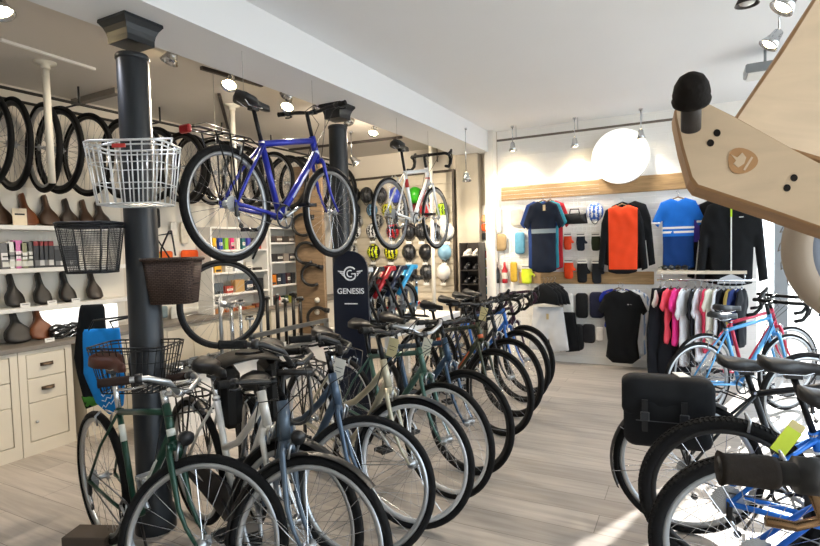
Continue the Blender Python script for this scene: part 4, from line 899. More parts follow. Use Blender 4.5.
for ri, (py, L_) in enumerate(rows):
    for ci, (px, cn) in enumerate(L_):
        p = at(px, py, y=YB-.13); m, m2 = hc[cn]; helmet(p, m, m2, '%s helmet, %s from the left in the %s row of helmets' % (cn, ORD[ci], ORD[ri]), rz=(.2*math.sin(px)), w_=.105 if ri not in (1, 2) else .088, skate=cn in ('blue', 'green', 'white', 'pale blue') or px in (426,), cardp=ri in (3, 4, 5))
p = bw(595, 212, .1); helmet(p, C('#2f62c0', .3), C('#e6e8ee', .3), 'blue and white striped helmet in a clear bag beside the orange jersey', w_=.10, cardp=False, group=None)
for i, px in enumerate((417, 426)):
    q = at(px, 305, y=YB-.13); b = MB(); b.tube([(-.05, 0, .05), (0, -.02, 0), (.05, 0, .05)], .016, C('#b52e33', .5), 8); b.tube([(-.05, 0, .05), (.05, 0, .05)], .010, C('#e8e5df', .5), 8); one('child_handlebar_bell', b, 'small red and white accessory below the helmets, %s one' % ('left' if i == 0 else 'right'), 'accessory', q, group='red and white accessories below the helmets')
# concrete pillar + shoe rack + strip of small goods
a, c = bw(456, 180, .16), bw(478, 180, .16)
b = MB(); b.box((0, 0, 0), (c.x-a.x, .16, ZM-.12), C('#aba394', .8, 0, .3, 3, .3), bev=.005); struct('trim_2', b, loc=(a.x, YB-.16, 0))
a, c = bw(459, 243, .42), bw(478.5, 243, .42); zb = bw(470, 327, .42).z; W = c.x-a.x; H_ = a.z - zb
t = thing('shoe_rack', 'dark wire shoe rack against the concrete pillar', 'rack', (a.x, YB-.42, zb)); b = MB(); rb = C('#2a2523', .5, .2)
b.box((0, .24, 0), (W, .25, H_), rb); nr = 6
for x in (0, W-.015): b.box((x, 0, 0), (x+.015, .25, H_), rb)
b.build('frame', t)
for k in range(nr): b = MB(); b.box((.015, 0, k*H_/nr), (W-.015, .25, k*H_/nr+.012), rb); b.build('shelf', t)
def shoe(p, hx, label, s=1.0):
    b = MB(); o = [(-.12, 0), (.13, 0), (.14, .02), (.12, .045), (.04, .06), (-.02, .085), (-.06, .10), (-.11, .095), (-.125, .04)]
    b.puff([(x*s, z*s) for x, z in o], .08*s, C(hx, .5, 0, .2, 30), cell=.016*s, edge=.5); b.box((-.115*s, -.035*s, -.012*s), (.13*s, .035*s, .006*s), C('#e5e3de' if hx == '#c9c5bd' else '#1a1a1a', .6), bev=.004); b.tube([(.0, -.03*s, .07*s), (.02, .03*s, .065*s)], .006*s, WHT, 5)
    one('cycling_shoe', b, label, 'shoe', p, (0, 0, PI/2+PI), 'cycling shoes on the shoe rack')
for k in range(nr):
    for s in range(2): shoe(Vector((a.x + W*(.27+.46*s), YB-.42+.12, zb + (nr-1-k)*H_/nr + .025)), '#c9c5bd' if k == 0 else '#7b1f22' if (k == 5) else '#232326', '%s cycling shoe, %s of the pair on the %s shelf of the shoe rack' % ('pale grey' if k == 0 else 'dark red' if k == 5 else 'black', 'left' if s == 0 else 'right', ORD[k]), .82)
cc = ['#c9a37a', '#e4572c', '#22252a', '#d8d6d0', '#d64a34', '#e9b730', '#7fae3a', '#2a2f36', '#3a7f9a', '#22303a', '#1b1c1e', '#d9d9d9', '#4a4c50']
cn_ = ['tan', 'orange', 'black', 'white', 'red', 'yellow', 'green', 'charcoal', 'teal', 'navy', 'dark', 'silver', 'grey']
a_ = at(480.5, 330, y=YB-.02); c_ = at(490, 205, y=YB-.02); b = MB(); b.box((0, 0, 0), (c_.x-a_.x, .02, c_.z-a_.z), WHT); one('accessory_strip_panel', b, 'narrow white hanging strip beside the shoe rack', 'panel', (a_.x, YB-.02, a_.z))
for i, hx in enumerate(cc):
    py = 214 + i*9.0; a_ = at(485, py+8, y=YB-.05); a2 = at(485, py, y=YB-.05); packet(Vector((a_.x, YB-.05, a_.z)), .09, a2.z-a_.z-.01, hx, '%s small accessory on the strip beside the shoe rack, %s from the top' % (cn_[i], ORD[i]), grp='accessories on the narrow wall strip', th=.04)
# round white disc
p = bw(620, 156, .12); t = thing('round_lamp', 'large round glowing white disc on the back wall above the orange jersey', 'lamp', p)
b = MB(); b.lathe([(.001, -.06), (.26, -.055), (.30, -.03), (.315, 0), (.31, .08), (.001, .08)], C('#fffdf6', .5, 0, .01, 3, 0, 'glow', .75), 48, 'y'); b.build('diffuser', t)
b = MB(); b.lathe([(.31, .02), (.32, .02), (.32, .10), (.31, .10)], WHT, 48, 'y', closed=True); b.build('rim', t)
# sunglasses on the shelf
for i, px in enumerate((668, 681.5)):
    q = at(px, 267, y=YB-.22); t = thing('sunglasses', 'dark sunglasses on the pale shelf, %s of the two' % ('left' if i == 0 else 'right'), 'sunglasses', (q.x, YB-.22, SHZ+.0), .3-.5*i, 'sunglasses on the pale shelf')
    b = MB(); 
    for s in (-1, 1): b.sphere((s*.035, 0, .035), .034, C('#0d0d10', .15), 12, sc3=(1, .35, .85))
    b.build('lenses', t); b = MB(); b.tube([(.068, .12, .03), (.068, .01, .045), (-.068, .01, .045), (-.068, .12, .03)], .004, BLK, 5); b.build('frame', t)
# clothes rail
rz_ = SHZ - .10; ry = YB-.32
b = MB(); b.tube([(SHX0-.0, ry, rz_), (SHX1+.1, ry, rz_)], .012, CHR, 10)
for x in (SHX0+.05, SHX1-.02): b.tube([(x, ry, rz_), (x, ry, SHZ-.03)], .008, CHR, 8)
one('clothes_rail', b, 'chrome clothes rail under the pale shelf on the back wall', 'rail')
items = [(660, '#d9d4cc', 'white bib top with straps', .30, .55, 0), (664, '#15171d', 'long black bib tights', .42, 1.15, 1), (671, '#f25a6a', 'coral pink jersey', .42, .62, 0), (678, '#e83a8c', 'bright pink jersey', .42, .64, 0), (686, '#eceef2', 'long white jersey', .40, .86, 0), (695, '#1b1c22', 'black gilet', .38, .86, 0), (701, '#e6eaf0', 'pale grey jersey', .36, .80, 0), (707, '#c93a55', 'rose red jersey', .36, .70, 0), (712, '#e9ebdc', 'cream jersey with green trim', .36, .62, 0), (718, '#dfe3e8', 'pale jersey with pink trim', .36, .60, 0), (724, '#1d2026', 'black jersey', .36, .62, 0), (730, '#a08a4a', 'khaki yellow jersey', .36, .60, 0), (736, '#2f3f78', 'navy blue jersey', .36, .60, 0), (742, '#16181e', 'black jersey at the far end', .36, .62, 0)]
for i, (px, hx, nm, w_, h_, kd) in enumerate(items):
    q = at(px, 283, y=ry); garment(TROU if kd else SH, w_, h_, K(hx), Vector((q.x, ry, rz_-.085)), '%s on the clothes rail, %s from the left' % (nm, ORD[i]), 'jersey' if not kd else 'tights', 'rail_garment', rz=D(62 + 6*math.sin(i*3)) if not kd else D(35), grp='clothes on the chrome rail', th=.05, fold=.006, hm=CHR, hlabel='chrome hanger on the clothes rail, %s from the left' % ORD[i])
p = at(668, 310, y=ry); garment(TROU, .36, .95, K('#15171d'), Vector((p.x+.06, ry-.02, rz_-.40)), 'black trousers with white waistband hanging low at the left of the clothes rail', 'trousers', 'cycling_trousers', rz=D(20), hanger=False)
# ------------------------------------------------------------------ left wall beyond the foreground column
def shelf_unit(px0, px1, dx, ylist, label, xdepth=.25):
    y0_, y1_ = lw(px0, 250, dx).y, lw(px1, 250, dx).y; pm = (px0+px1)/2
    zz = [at(pm, y, x=XL+dx).z for y in ylist]; t = thing('shelf_unit', label, 'shelf unit', (XL+.02, y0_, 0)); L = y1_-y0_
    b = MB(); b.box((0, 0, zz[-1]), (.01, L, zz[0]), PAN); b.box((0, 0, zz[-1]), (xdepth, .02, zz[0]), WHT); b.box((0, L-.02, zz[-1]), (xdepth, L, zz[0]), WHT); b.build('carcass', t)
    for z in zz: b = MB(); b.box((.01, .02, z-.012), (xdepth, L-.02, z+.008), WHT); b.build('shelf', t)
    return zz, y0_, y1_
z1_, ya, yb = shelf_unit(211, 268, .27, (228, 250, 272, 293, 318), 'white shelf unit of small accessories behind the hanging tagged wheel')
z2_, yc, yd = shelf_unit(270, 300, .27, (228, 243, 262, 285, 308), 'white shelf unit of packets left of the wooden board')
P1 = ['#e8b91e', '#1f3fa8', '#8cc63a', '#e23a7c', '#efe9dc', '#2f6f74', '#4a4ab0', '#3a3a40', '#b8443a', '#7a5c3a']
N1 = ['yellow', 'blue', 'lime green', 'pink', 'white', 'teal', 'violet', 'dark grey', 'red', 'brown']
def fill(zz, y0_, y1_, k, specs, where):
    n = len(specs)
    for i, (hx, nm, w_, h_) in enumerate(specs):
        y = y0_ + .05 + (y1_-y0_-.1)*(i+.5)/n
        carton((XL+.02+.17, y, zz[k]+.008), min(w_, (y1_-y0_-.1)/n*.94), .08, min(h_, zz[k-1]-zz[k]-.03), hx, '%s packet on the %s, %s from the left' % (nm, where, ORD[i]), band='#e4e0d6' if i % 2 else None, window='#2b2b2e' if i % 3 == 0 else None, grp='packets on the %s' % where)
fill(z1_, ya, yb, 1, [(P1[i], N1[i], .05, .13) for i in range(9)], 'top shelf of the white unit')
fill(z1_, ya, yb, 2, [('#d8a52c', 'amber', .1, .12), ('#c9c6bf', 'silver', .11, .1), ('#dfe3e6', 'white', .13, .13), ('#cfcac0', 'cream', .1, .1), ('#33302d', 'low dark', .12, .03)], 'second shelf of the white unit')
fill(z1_, ya, yb, 3, [('#566068', 'slate', .12, .12), ('#a83c2c', 'rust red', .1, .08), ('#b5935f', 'kraft brown', .14, .14), ('#2f3c50', 'dark blue', .1, .12), ('#1f2226', 'black', .15, .14)], 'third shelf of the white unit')
fill(z1_, ya, yb, 4, [('#9a6a42', 'tan', .13, .12), ('#b4642f', 'orange brown', .13, .1), ('#8a4a30', 'red brown', .13, .11), ('#a9743f', 'caramel', .13, .1), ('#7a3f2a', 'dark brown', .13, .12)], 'bottom shelf of the white unit')
fill(z2_, yc, yd, 1, [('#4a4340', 'dark brown', .1, .08), ('#5d4f48', 'brown', .1, .08), ('#3a3533', 'black', .1, .08), ('#6a5d52', 'grey brown', .1, .08)], 'top shelf of the narrow unit')
fill(z2_, yc, yd, 2, [('#2d2a2c', 'black', .1, .1), ('#332e30', 'charcoal', .1, .1), ('#8a8078', 'grey', .1, .1), ('#39363a', 'dark grey', .1, .1)], 'second shelf of the narrow unit')
fill(z2_, yc, yd, 3, [('#d27a22', 'bright orange', .16, .13), ('#22252c', 'black', .06, .14), ('#2b3448', 'navy', .06, .14), ('#4a2a30', 'maroon', .06, .14), ('#2f3136', 'dark grey', .06, .14)], 'third shelf of the narrow unit')
fill(z2_, yc, yd, 4, [('#202226', 'black', .06, .15), ('#c22f24', 'red', .07, .15), ('#dedad2', 'white', .06, .12), ('#2c4438', 'dark green', .06, .14), ('#8a8a2e', 'olive', .06, .14), ('#25272b', 'charcoal', .07, .14)], 'bottom shelf of the narrow unit')
y0_, y1_ = lw(190, 330, .2).y, lw(298, 330, .2).y; zt = at(230, 330, x=XL+.3).z
b = MB(); b.box((0, 0, 0), (.02, y1_-y0_, .10), C('#b9de2a', .4)); b.box((.0, 0, .10), (.018, y1_-y0_, .13), C('#8f6a4a', .5)); one('green_display_tray', b, 'long lime green display tray under the accessory shelves', 'tray', (XL+.31, y0_, at(240, 322, x=XL+.31).z-.06))
# pegboard wall section with hanging packets
y0_ = lw(150, 300).y; y1_ = lw(211, 300).y
b = MB(); b.box((0, 0, .87), (.03, y1_-y0_, lw(180, 205).z), PAN); one('peg_panel', b, 'cream panel with hanging small parts behind the wicker basket', 'panel', (XL+.004, y0_, 0))
for (px, ya_, yb_, w_, hx, lb) in ((156, 208, 228, .10, '#2a2a2c', 'small black pouch hanging right of the foreground column'), (174, 222, 236, .07, '#d9d6cf', 'white packet with a blue top, left of two'), (185, 222, 244, .09, '#cfc7b8', 'white and brass packet with a blue top, right of two'), (166, 251, 260, .16, '#d8622a', 'orange box pair hung beside the basket strap'), (160, 252, 259, .07, '#d9b23a', 'yellow card over the orange boxes'), (190, 250, 260, .22, '#e0571f', 'bright orange boxes hung behind the wicker basket'), (164, 306, 318, .09, '#7a8a90', 'grey blue packet below the wicker basket'), (175, 306, 322, .09, '#c9c9c4', 'pale packet below the wicker basket'), (160, 320, 335, .12, '#4a4c50', 'dark grey packet under the pale one')):
    a_ = lw(px, ya_, .07); c_ = lw(px, yb_, .07); packet(Vector((XL+.07, c_.y, c_.z)), w_, a_.z-c_.z, hx, lb, rz=PI/2, grp='small parts hung on the cream panel')
# wooden board with locks and hooks
p0 = at(297, 300, y=5.3); p1 = at(325, 300, y=5.3)
b = MB(); b.box((0, 0, 0), (p1.x-p0.x, .05, at(310, 165, y=5.3).z), C('#84705a', .6, 0, .3, 5, .15, 'wood'), bev=.004)
one('wooden_board', b, 'tall rough wooden board standing behind the second column', 'board', (p0.x, 5.3, 0))
for i, py in enumerate((300, 312, 324)):
    q = at(318, py, y=5.3); b = MB(); b.lathe([(.001, -.04), (.03, -.035), (.035, -.01), (.02, 0)], C('#d9d4c8', .4), 12, 'y'); one('coat_knob', b, 'round pale knob on the wooden board, %s from the top' % ORD[i], 'knob', q, group='pale knobs on the wooden board')
for i, (px, py) in enumerate(((303, 225), (306, 253), (312, 275), (318, 318))):
    q = at(px, py, y=5.25); b = MB(); pts = [(.17*math.cos(D(a_))*.8, 0, .13*math.sin(D(a_))) for a_ in range(50, 320, 18)]
    b.tube(pts, .02, BLK, 8); b.tube([pts[0], (pts[0][0]+.06, 0, pts[0][2]-.01)], .03, BLK, 8); one('bike_lock', b, 'black curved bike lock on the wooden board, %s from the top' % ORD[i], 'lock', q, (0, 0, .3), 'black locks on the wooden board')
# ------------------------------------------------------------------ workbench with steel rail and seat posts
XB = -3.55
pa, pb = at(168, 370, x=XB), at(330, 337, x=XB); zt = (at(300, 345, x=XB).z)
t = thing('display_bench', 'white low bench with a grey steel rail in front of the shelves', 'bench', (XB-.45, pa.y, 0)); L = pb.y-pa.y
b = MB(); b.box((0, 0, 0), (.43, L, zt-.02), C('#eceae6', .5, 0, .03)); b.build('body', t)
b = MB(); b.box((-.02, -.02, zt-.02), (.45, L+.02, zt+.02), STL, bev=.004); b.build('top', t)
b = MB(); zu = zt + .19
b.box((.40, .9, zu-.02), (.44, L, zu+.02), STL); 
for y in (.9, L-.04): b.box((.40, y, zt), (.44, y+.04, zu), STL)
b.build('rail', t)
sp = [(222, 'grey', STL, 300, .016), (233, 'chrome', CHR, 303, .018), (242, 'chrome', CHR, 300, .017), (251, 'black and silver', STL, 316, .012), (262, 'silver', STL, 312, .014), (269, 'black', BLK, 296, .017), (279, 'black', BLK, 294, .019), (287, 'black', BLK, 299, .017), (295, 'black', BLK, 292, .018), (302, 'black', BLK, 297, .017)]
for i, (px, nm, m, pt, r_) in enumerate(sp):
    q = at(px, 350, x=XB-.10); top = at(px, pt, x=XB-.10).z; h_ = top - (zt+.02); t = thing('seat_post', '%s seat post standing in the bench rail, %s from the left' % (nm, ORD[i]), 'seat post', (XB-.10, q.y, zt+.02), .4*i, 'seat posts standing on the bench')
    b = MB(); b.tube([(0, 0, 0), (0, 0, h_-.03)], r_, m, 12); b.build('tube', t); b = MB(); b.box((-.04, -.022, h_-.035), (.04, .022, h_-.01), m, bev=.006); b.box((-.03, -.018, h_-.006), (.03, .018, h_+.006), STL if m is BLK else BLK, bev=.003); b.tube([(0, 0, h_-.03), (0, 0, h_)], .014, BLK, 8); b.build('clamp', t)
    c_ = MB(); c_.box((-.03, -.002, 0), (.03, .002, .045), WHT)
    one('price_card', c_, 'white price card at the foot of the seat posts, %s from the left' % ORD[i], 'card', (XB-.03, q.y, zt+.02), (0, 0, PI/2), 'price cards on the bench')
for i, px in enumerate((172, 181, 190, 199, 209, 216)):
    q = at(px, 360, x=XB-.15); t = thing('bicycle_pedal', 'black pedal displayed at the left end of the bench, %s from the left' % ORD[i], 'pedal', (XB-.12-.05*(i % 2), q.y, zt+.02), .5*i, 'pedals displayed on the bench')
    b = MB(); b.box((-.05, -.045, .02), (.05, .045, .045), BLK if i % 3 else STL, bev=.006); b.box((-.04, -.05, .045), (.04, -.035, .065), STL); b.box((-.04, .035, .045), (.04, .05, .065), STL); b.build('body', t); b = MB(); b.tube([(.05, 0, .032), (.09, 0, .032)], .008, CHR, 8); b.box((-.03, -.03, 0), (.03, .03, .02), BLK); b.build('axle', t)
# ------------------------------------------------------------------ sign board
p = at(351, 300, d=4.25); t = thing('sign_board', 'navy standing sign board with rounded top and white GENESIS lettering', 'sign', (p.x, p.y, 0), D(14)); zt_ = at(351, 251, d=4.25).z; w_ = .145
b = MB(); b.prism([(-w_, 0), (w_, 0), (w_, zt_-w_)] + arc(0, zt_-w_, w_, 0, 180, 16)[1:], 0, .03, C('#0f1728', .3, 0, .08)); b.build('board', t)
LG = C('#e8ebf0', .5)
text('GENESIS', .062, LG, t, (0, -.003, zt_-.34), (PI/2, 0, 0))
b = MB(); b.box((-.055, -.002, zt_-.425), (.055, 0, zt_-.417), LG); b.build('small_line', t)
b = MB(); cz_ = zt_-.18
b.tube([(x, -.002, z) for x, z in arc(0, cz_, .052, 40, 320, 18)], .0065, LG, 6); b.tube([(.042, -.002, cz_-.032), (.042, -.002, cz_-.002), (.010, -.002, cz_-.002)], .0065, LG, 6); b.tube([(x, -.002, z) for x, z in arc(0, cz_, .026, 60, 300, 12)], .005, LG, 6)
for s in (-1, 1):
    for k in range(3): b.prism([(s*.056, cz_+.02-k*.016), (s*(.105-k*.016), cz_+.026-k*.014), (s*(.10-k*.016), cz_+.016-k*.014), (s*.056, cz_+.010-k*.016)], -.003, 0, LG)
b.build('winged_emblem', t)
# ------------------------------------------------------------------ folding bikes on a white table
pt_ = at(385, 326, d=5.1); zt2 = pt_.z - .0
t = thing('display_table', 'low white display table carrying the folding bikes', 'table', (-3.06, 4.05, 0)); b = MB(); b.box((0, 0, zt2-.06), (.72, 1.6, zt2), C('#efeeea', .4, 0, .03), bev=.005); b.build('tabletop', t)
for x, y in ((.03, .05), (.62, .05), (.03, 1.5), (.62, 1.5)): b = MB(); b.box((x, y, 0), (x+.05, y+.05, zt2-.06), WHT); b.build('leg', t)
def folder(p, rz, hx, label, bar=True):
    e = thing('folding_bike', label, 'folding bike', (p.x, p.y, zt2), rz, 'folding bikes on the white table'); m = C(hx, .3, .1); R = .20
    make_wheel('rear_wheel', e, R, .017, ALU, RUB, loc=(0, 0, R), nsp=20); make_wheel('front_wheel', e, R, .017, ALU, RUB, loc=(.10, .10, R+.0), nsp=20)
    b = MB(); b.tube([(0, .04, R), (.18, .05, R-.03), (.27, .05, .16)], .012, m, 8); b.tube([(.27, .05, .14), (.28, .05, .34)], .016, m, 10)
    for y_, x_ in ((.05, 0), (-.05, -.06)): b.tube([(-.08+x_, y_, .30), (.16+x_, y_, .56)], .022, m, 10)
    b.box((.10, -.06, .53), (.18, .06, .575), m, bev=.01); b.build('frame', e)
    b = MB(); b.tube([(.28, .05, .34), (.285, .05, .42)], .015, CHR, 10); b.build('seat_post', e); b = MB(); saddle_mb(b, (.29, .05, .46), DK, .22, .13); b.build('saddle', e)
    b = MB(); b.tube([(-.20, -.10, .46), (-.02, -.14, .06)], .014, BLK, 8); b.tube([(-.02, -.3, .09), (-.02, -.02, .09)], .012, BLK, 8); b.build('handlebar', e)
    b = MB(); pts = arc(0, R, R+.014, 0, 190, 16)
    for i in range(16): (x0_, z0_), (x1_, z1__) = pts[i], pts[i+1]; b.add([(x0_, -.022, z0_), (x0_, .022, z0_), (x1_, .022, z1__), (x1_, -.022, z1__)], [(0, 1, 2, 3)], BLK, True)
    b.build('mudguard', e); b = MB(); b.lathe([(.05, -.05), (.05, -.044), (.001, -.044)], STL, 20, 'y', (.27, 0, .15)); b.tube([(.27, -.05, .15), (.27, -.06, .04), (.27, -.11, .04)], .008, BLK, 6); b.build('crankset', e)
    b = MB(); b.sphere((-.18, -.03, .028), .026, BLK, 10, sc3=(1, .5, 1)); b.build('caster', e)
for i, (px, dd, hx, nm, rz) in enumerate(((357, 4.75, '#c9cbce', 'silver grey', 80), (369, 4.85, '#26282b', 'black', 80), (381, 4.95, '#b8242c', 'red', 80), (393, 5.1, '#1d2a44', 'navy', 80), (404, 5.25, '#2d9fd6', 'bright turquoise blue', 80))):
    q = at(px, 318, d=dd); folder(q, D(rz), hx, '%s folded bike on the white table, %s from the left' % (nm, ORD[i]))
# ------------------------------------------------------------------ baskets and bags on the foreground column
def basket(p, w0, w1, d_, h_, m, label, rz=0.0, nv=9, ring=.004, mesh=False, extra=None, nm='wire_basket'):
    t = thing(nm, label, 'basket', p, rz, 'baskets hung round the column'); b = MB()
    def ringp(w_, dd, z): return [(x*w_/2, y*dd/2, z) for x, y in ((-1, -.75), (-.8, -1), (.8, -1), (1, -.75), (1, .75), (.8, 1), (-.8, 1), (-1, .75))]
    b.tube(ringp(w0, d_, h_), ring*1.3, m, 6, closed=True); b.tube(ringp(w0*.99, d_*.99, h_*.93), ring*.9, m, 6, closed=True); b.tube(ringp(w1, d_*.8, 0), ring, m, 6, closed=True)
    if mesh:
        for (a_, c_) in zip(ringp(w0, d_, h_), ringp(w1, d_*.8, 0)): b.tube([a_, c_], ring*.7, m, 5)
    for f in (.33, .66) if not mesh else ():
        b.tube(ringp(w1+(w0-w1)*f, d_*(.8+.2*f), h_*f), ring*.6, m, 5, closed=True)
    b.build('rim_frame', t); b = MB(); n = nv if not mesh else 30
    for s in (-1, 1):
        for k in range(n): u_ = (k/(n-1)-.5)*1.7; b.tube([(u_*w0/2, s*d_/2*(1 if abs(u_) < .8 else .9), h_), (u_*w1/2, s*d_*.4, 0)], ring*.8 if not mesh else .0011, m, 5 if not mesh else 4)
        for k in range(max(3, n*2//3)): u_ = (k/(max(3, n*2//3)-1)-.5)*1.5; b.tube([(s*w0/2, u_*d_/2, h_), (s*w1/2, u_*d_*.4, 0)], ring*.8 if not mesh else .0011, m, 5 if not mesh else 4)
    for k in range(7 if not mesh else 20): u_ = (k/((7 if not mesh else 20)-1)-.5)*1.6; b.tube([(u_*w1/2, -d_*.38, 0), (u_*w1/2, d_*.38, 0)], ring*.6 if not mesh else .0011, m, 4)
    if mesh:
        for k in range(22):
            f = k/22; b.tube(ringp(w1+(w0-w1)*f, d_*(.8+.2*f), h_*f), .0011, m, 4, closed=True)
    o = b.build('wires', t)
    if extra: extra(t)
    return t
WW = C('#dcdedf', .3, .5); 
def wx(t): b = MB(); b.box((-.03, -.145, .255), (.03, -.136, .272), C('#c23b35', .5)); b.build('red_badge', t); b = MB(); b.tube([(-.18, .0, .29), (-.13, .14, .35), (.13, .14, .35), (.18, 0, .29)], .005, WW, 6); b.build('handle', t)
p = at(137, 205, d=2.62); basket(p, .37, .30, .27, .29, WW, 'white wire basket with a small red badge hung high on the column', D(28), extra=wx, ring=.0045, nv=7)
p = at(93, 272, d=2.75); basket(p, .27, .20, .20, .25, C('#26272a', .5, .3), 'black fine-mesh basket hung left of the column', D(30), mesh=True, ring=.006)
t = thing('wicker_basket', 'brown woven wicker basket with a black carrying frame right of the column', 'basket', at(175, 303, d=2.85), D(30)); WK = C('#5b4a42', .7, 0, .2, 10, .8, 'wicker')
b = MB(); w0, w1, d_, h_ = .27, .22, .20, .235
def rp(w_, dd, z, n=8):
    o = []
    for cx, cy, a0 in ((w_/2-.05, dd/2-.05, 0), (-w_/2+.05, dd/2-.05, 90), (-w_/2+.05, -dd/2+.05, 180), (w_/2-.05, -dd/2+.05, 270)): o += [(x, y, z) for x, y in arc(cx, cy, .05, a0, a0+90, n//2)]
    return o
R0, R1, R2, R3 = rp(w1, d_*.85, 0), rp(w0, d_, h_), rp(w0-.012, d_-.012, h_), rp(w1-.012, d_*.85-.012, .01); n = len(R0)
b.add(R0+R1+R2+R3, [(k*n+j, k*n+(j+1) % n, (k+1)*n+(j+1) % n, (k+1)*n+j) for k in range(3) for j in range(n)] + [tuple(reversed(range(n)))], WK, True); b.add(R3, [tuple(range(n))], WK); b.build('body', t)
b = MB(); b.tube(rp(w0+.008, d_+.008, h_), .009, WK, 8, closed=True); b.build('rim', t)
b = MB(); b.tube([(-.10, .09, h_), (-.10, .10, h_+.06), (-.03, .04, h_+.15), (-.0, -.0, h_+.15), (.05, -.09, h_+.02)], .005, BLK, 6); b.tube([(-.05, .09, h_), (-.13, .10, h_+.13), (-.03, .06, h_+.14)], .005, BLK, 6); b.build('carrying_frame', t)
p = at(139, 388, d=2.75); basket(p, .40, .30, .26, .23, C('#1b1c1e', .4, .4), 'black wire basket low on the column behind the brown saddle', D(25), nv=11, ring=.0035)
# blue bag and black shorts hung left of the column
p = at(106, 415, d=3.15); t = thing('blue_tote_bag', 'bright blue bag with white lettering hanging beside the column', 'bag', p, D(35)); hh = at(106, 328, d=3.15).z - p.z
b = MB(); b.puff([(.02, 0), (.10, .05), (.12, hh*.5), (.10, hh), (-.10, hh), (-.11, hh*.5), (-.05, hh*.15)], .03, K('#1c86d8'), cell=.02, fold=.004); b.build('cloth', t)
tgt = Matrix.Rotation(-D(35), 3, 'Z') @ (Vector((-2.66, 1.90, p.z+hh+.10)) - p)
b = MB(); b.tube([(-.07, 0, hh-.01), (-.04, 0, hh+.05), tuple(tgt), (.05, 0, hh+.04), (.07, 0, hh-.01)], .006, BLK, 6); b.build('handle', t)
for r_ in range(3):
    b = MB(); b.tube([(-.01+.010*k, -.021+.0*k, .05+.035*r_+.0055*k+.011*math.sin(k*2.1+r_)) for k in range(10)], .0028, C('#dff0ff'), 5); b.build('white_script', t)
p = at(95, 408, d=3.25); hh = at(95, 304, d=3.25).z - p.z; t = thing('black_bib_shorts', 'black garment with green edge hanging behind the blue bag', 'garment', p, D(40))
b = MB(); b.puff([(-.05, .0), (.06, .03), (.09, hh*.5), (.08, hh), (-.05, hh), (-.10, hh*.5)], .04, K('#101214'), cell=.02, fold=.005); b.build('cloth', t); b = MB(); b.puff([(-.05, 0), (.05, .03), (.03, .10), (-.07, .08)], .045, K('#3f7a2c'), cell=.012); b.build('green_print', t)
# ------------------------------------------------------------------ pannier and bag on the racks
def pannier(loc, rz, w_, h_, th, hx, label, strap=True, nm='pannier_bag', flap=.42, tagw=True):
    t = thing(nm, label, 'pannier', loc, rz); m = C(hx, .65, 0, .15, 12, .1)
    b = MB(); b.puff(rr(w_, h_, .16, 5), th, m, cell=.02, fold=.003, edge=.55); b.build('body', t)
    b = MB(); b.puff([(x, z*(1-flap)+h_*flap+.008) for x, z in rr(w_+.016, h_, .2, 5)], th+.022, m, cell=.02, fold=.003, edge=.55, seed=2); fl = b.build('flap', t)
    for x in (-.10, .07) if strap else ():
        b = MB(); b.box((x-.013, -th/2-.018, h_*.26), (x+.013, -th/2-.010, h_*.72), BLK); s_ = b.build('strap', t); b = MB(); b.box((x-.02, -th/2-.026, h_*.42), (x+.02, -th/2-.014, h_*.55), C('#2e3034', .3), bev=.004); b.build('buckle', s_)
    b = MB(); b.box((-.14, -th/2-.014, h_*flap-.004), (.14, -th/2-.011, h_*flap), C('#3c3e42', .4)); b.build('piping', fl)
    if tagw: b = MB(); b.box((.05, -.03, h_+.009), (.10, .06, h_+.012), WHT); b.build('paper_tag', t, None, (0, 0, .3))
    return t
pb_ = rear_at(686, 398, .35); hd = D(6)
cs = Vector((math.cos(hd), math.sin(hd), 0)); nn = Vector((math.sin(hd), -math.cos(hd), 0))
pc_ = Vector((pb_[0], pb_[1], 0)) + cs*-.10 + nn*.155
pannier((pc_.x, pc_.y, .50), hd, .39, .335, .14, '#15171a', 'large black pannier bag with two buckles and a white tag, on the touring bike rack')
# bag on the slate blue bike's rack
b2 = front_at(297, 463, .345, D(-36)); hd = D(-36); cs = Vector((math.cos(hd), math.sin(hd), 0)); nn = Vector((math.sin(hd), -math.cos(hd), 0))
t = thing('double_pannier', 'black double pannier draped over the rack of the slate blue bike', 'pannier', (b2[0]+cs.x*.0, b2[1]+cs.y*.0, .57), hd); BM = C('#1f1e1d', .6, 0, .15, 12, .1)
for s in (-1, 1): b = MB(); b.box((-.15, s*.115-.05, 0), (.15, s*.115+.05, .32), BM, bev=.03); b.build('side_bag', t)
b = MB(); vs = []; 
for k in range(13):
    a_ = PI*k/12; y_ = -.172*math.cos(a_); z_ = .30 + .07*math.sin(a_)**.8 if 0 < k < 12 else .12
    for x in (-.155, -.15, .15, .155): vs.append((x, y_, z_ - (.01 if abs(x) > .152 else 0)))
b.add(vs, [(k*4+j, k*4+j+1, (k+1)*4+j+1, (k+1)*4+j) for k in range(12) for j in range(3)], BM, True); b.build('cover', t)
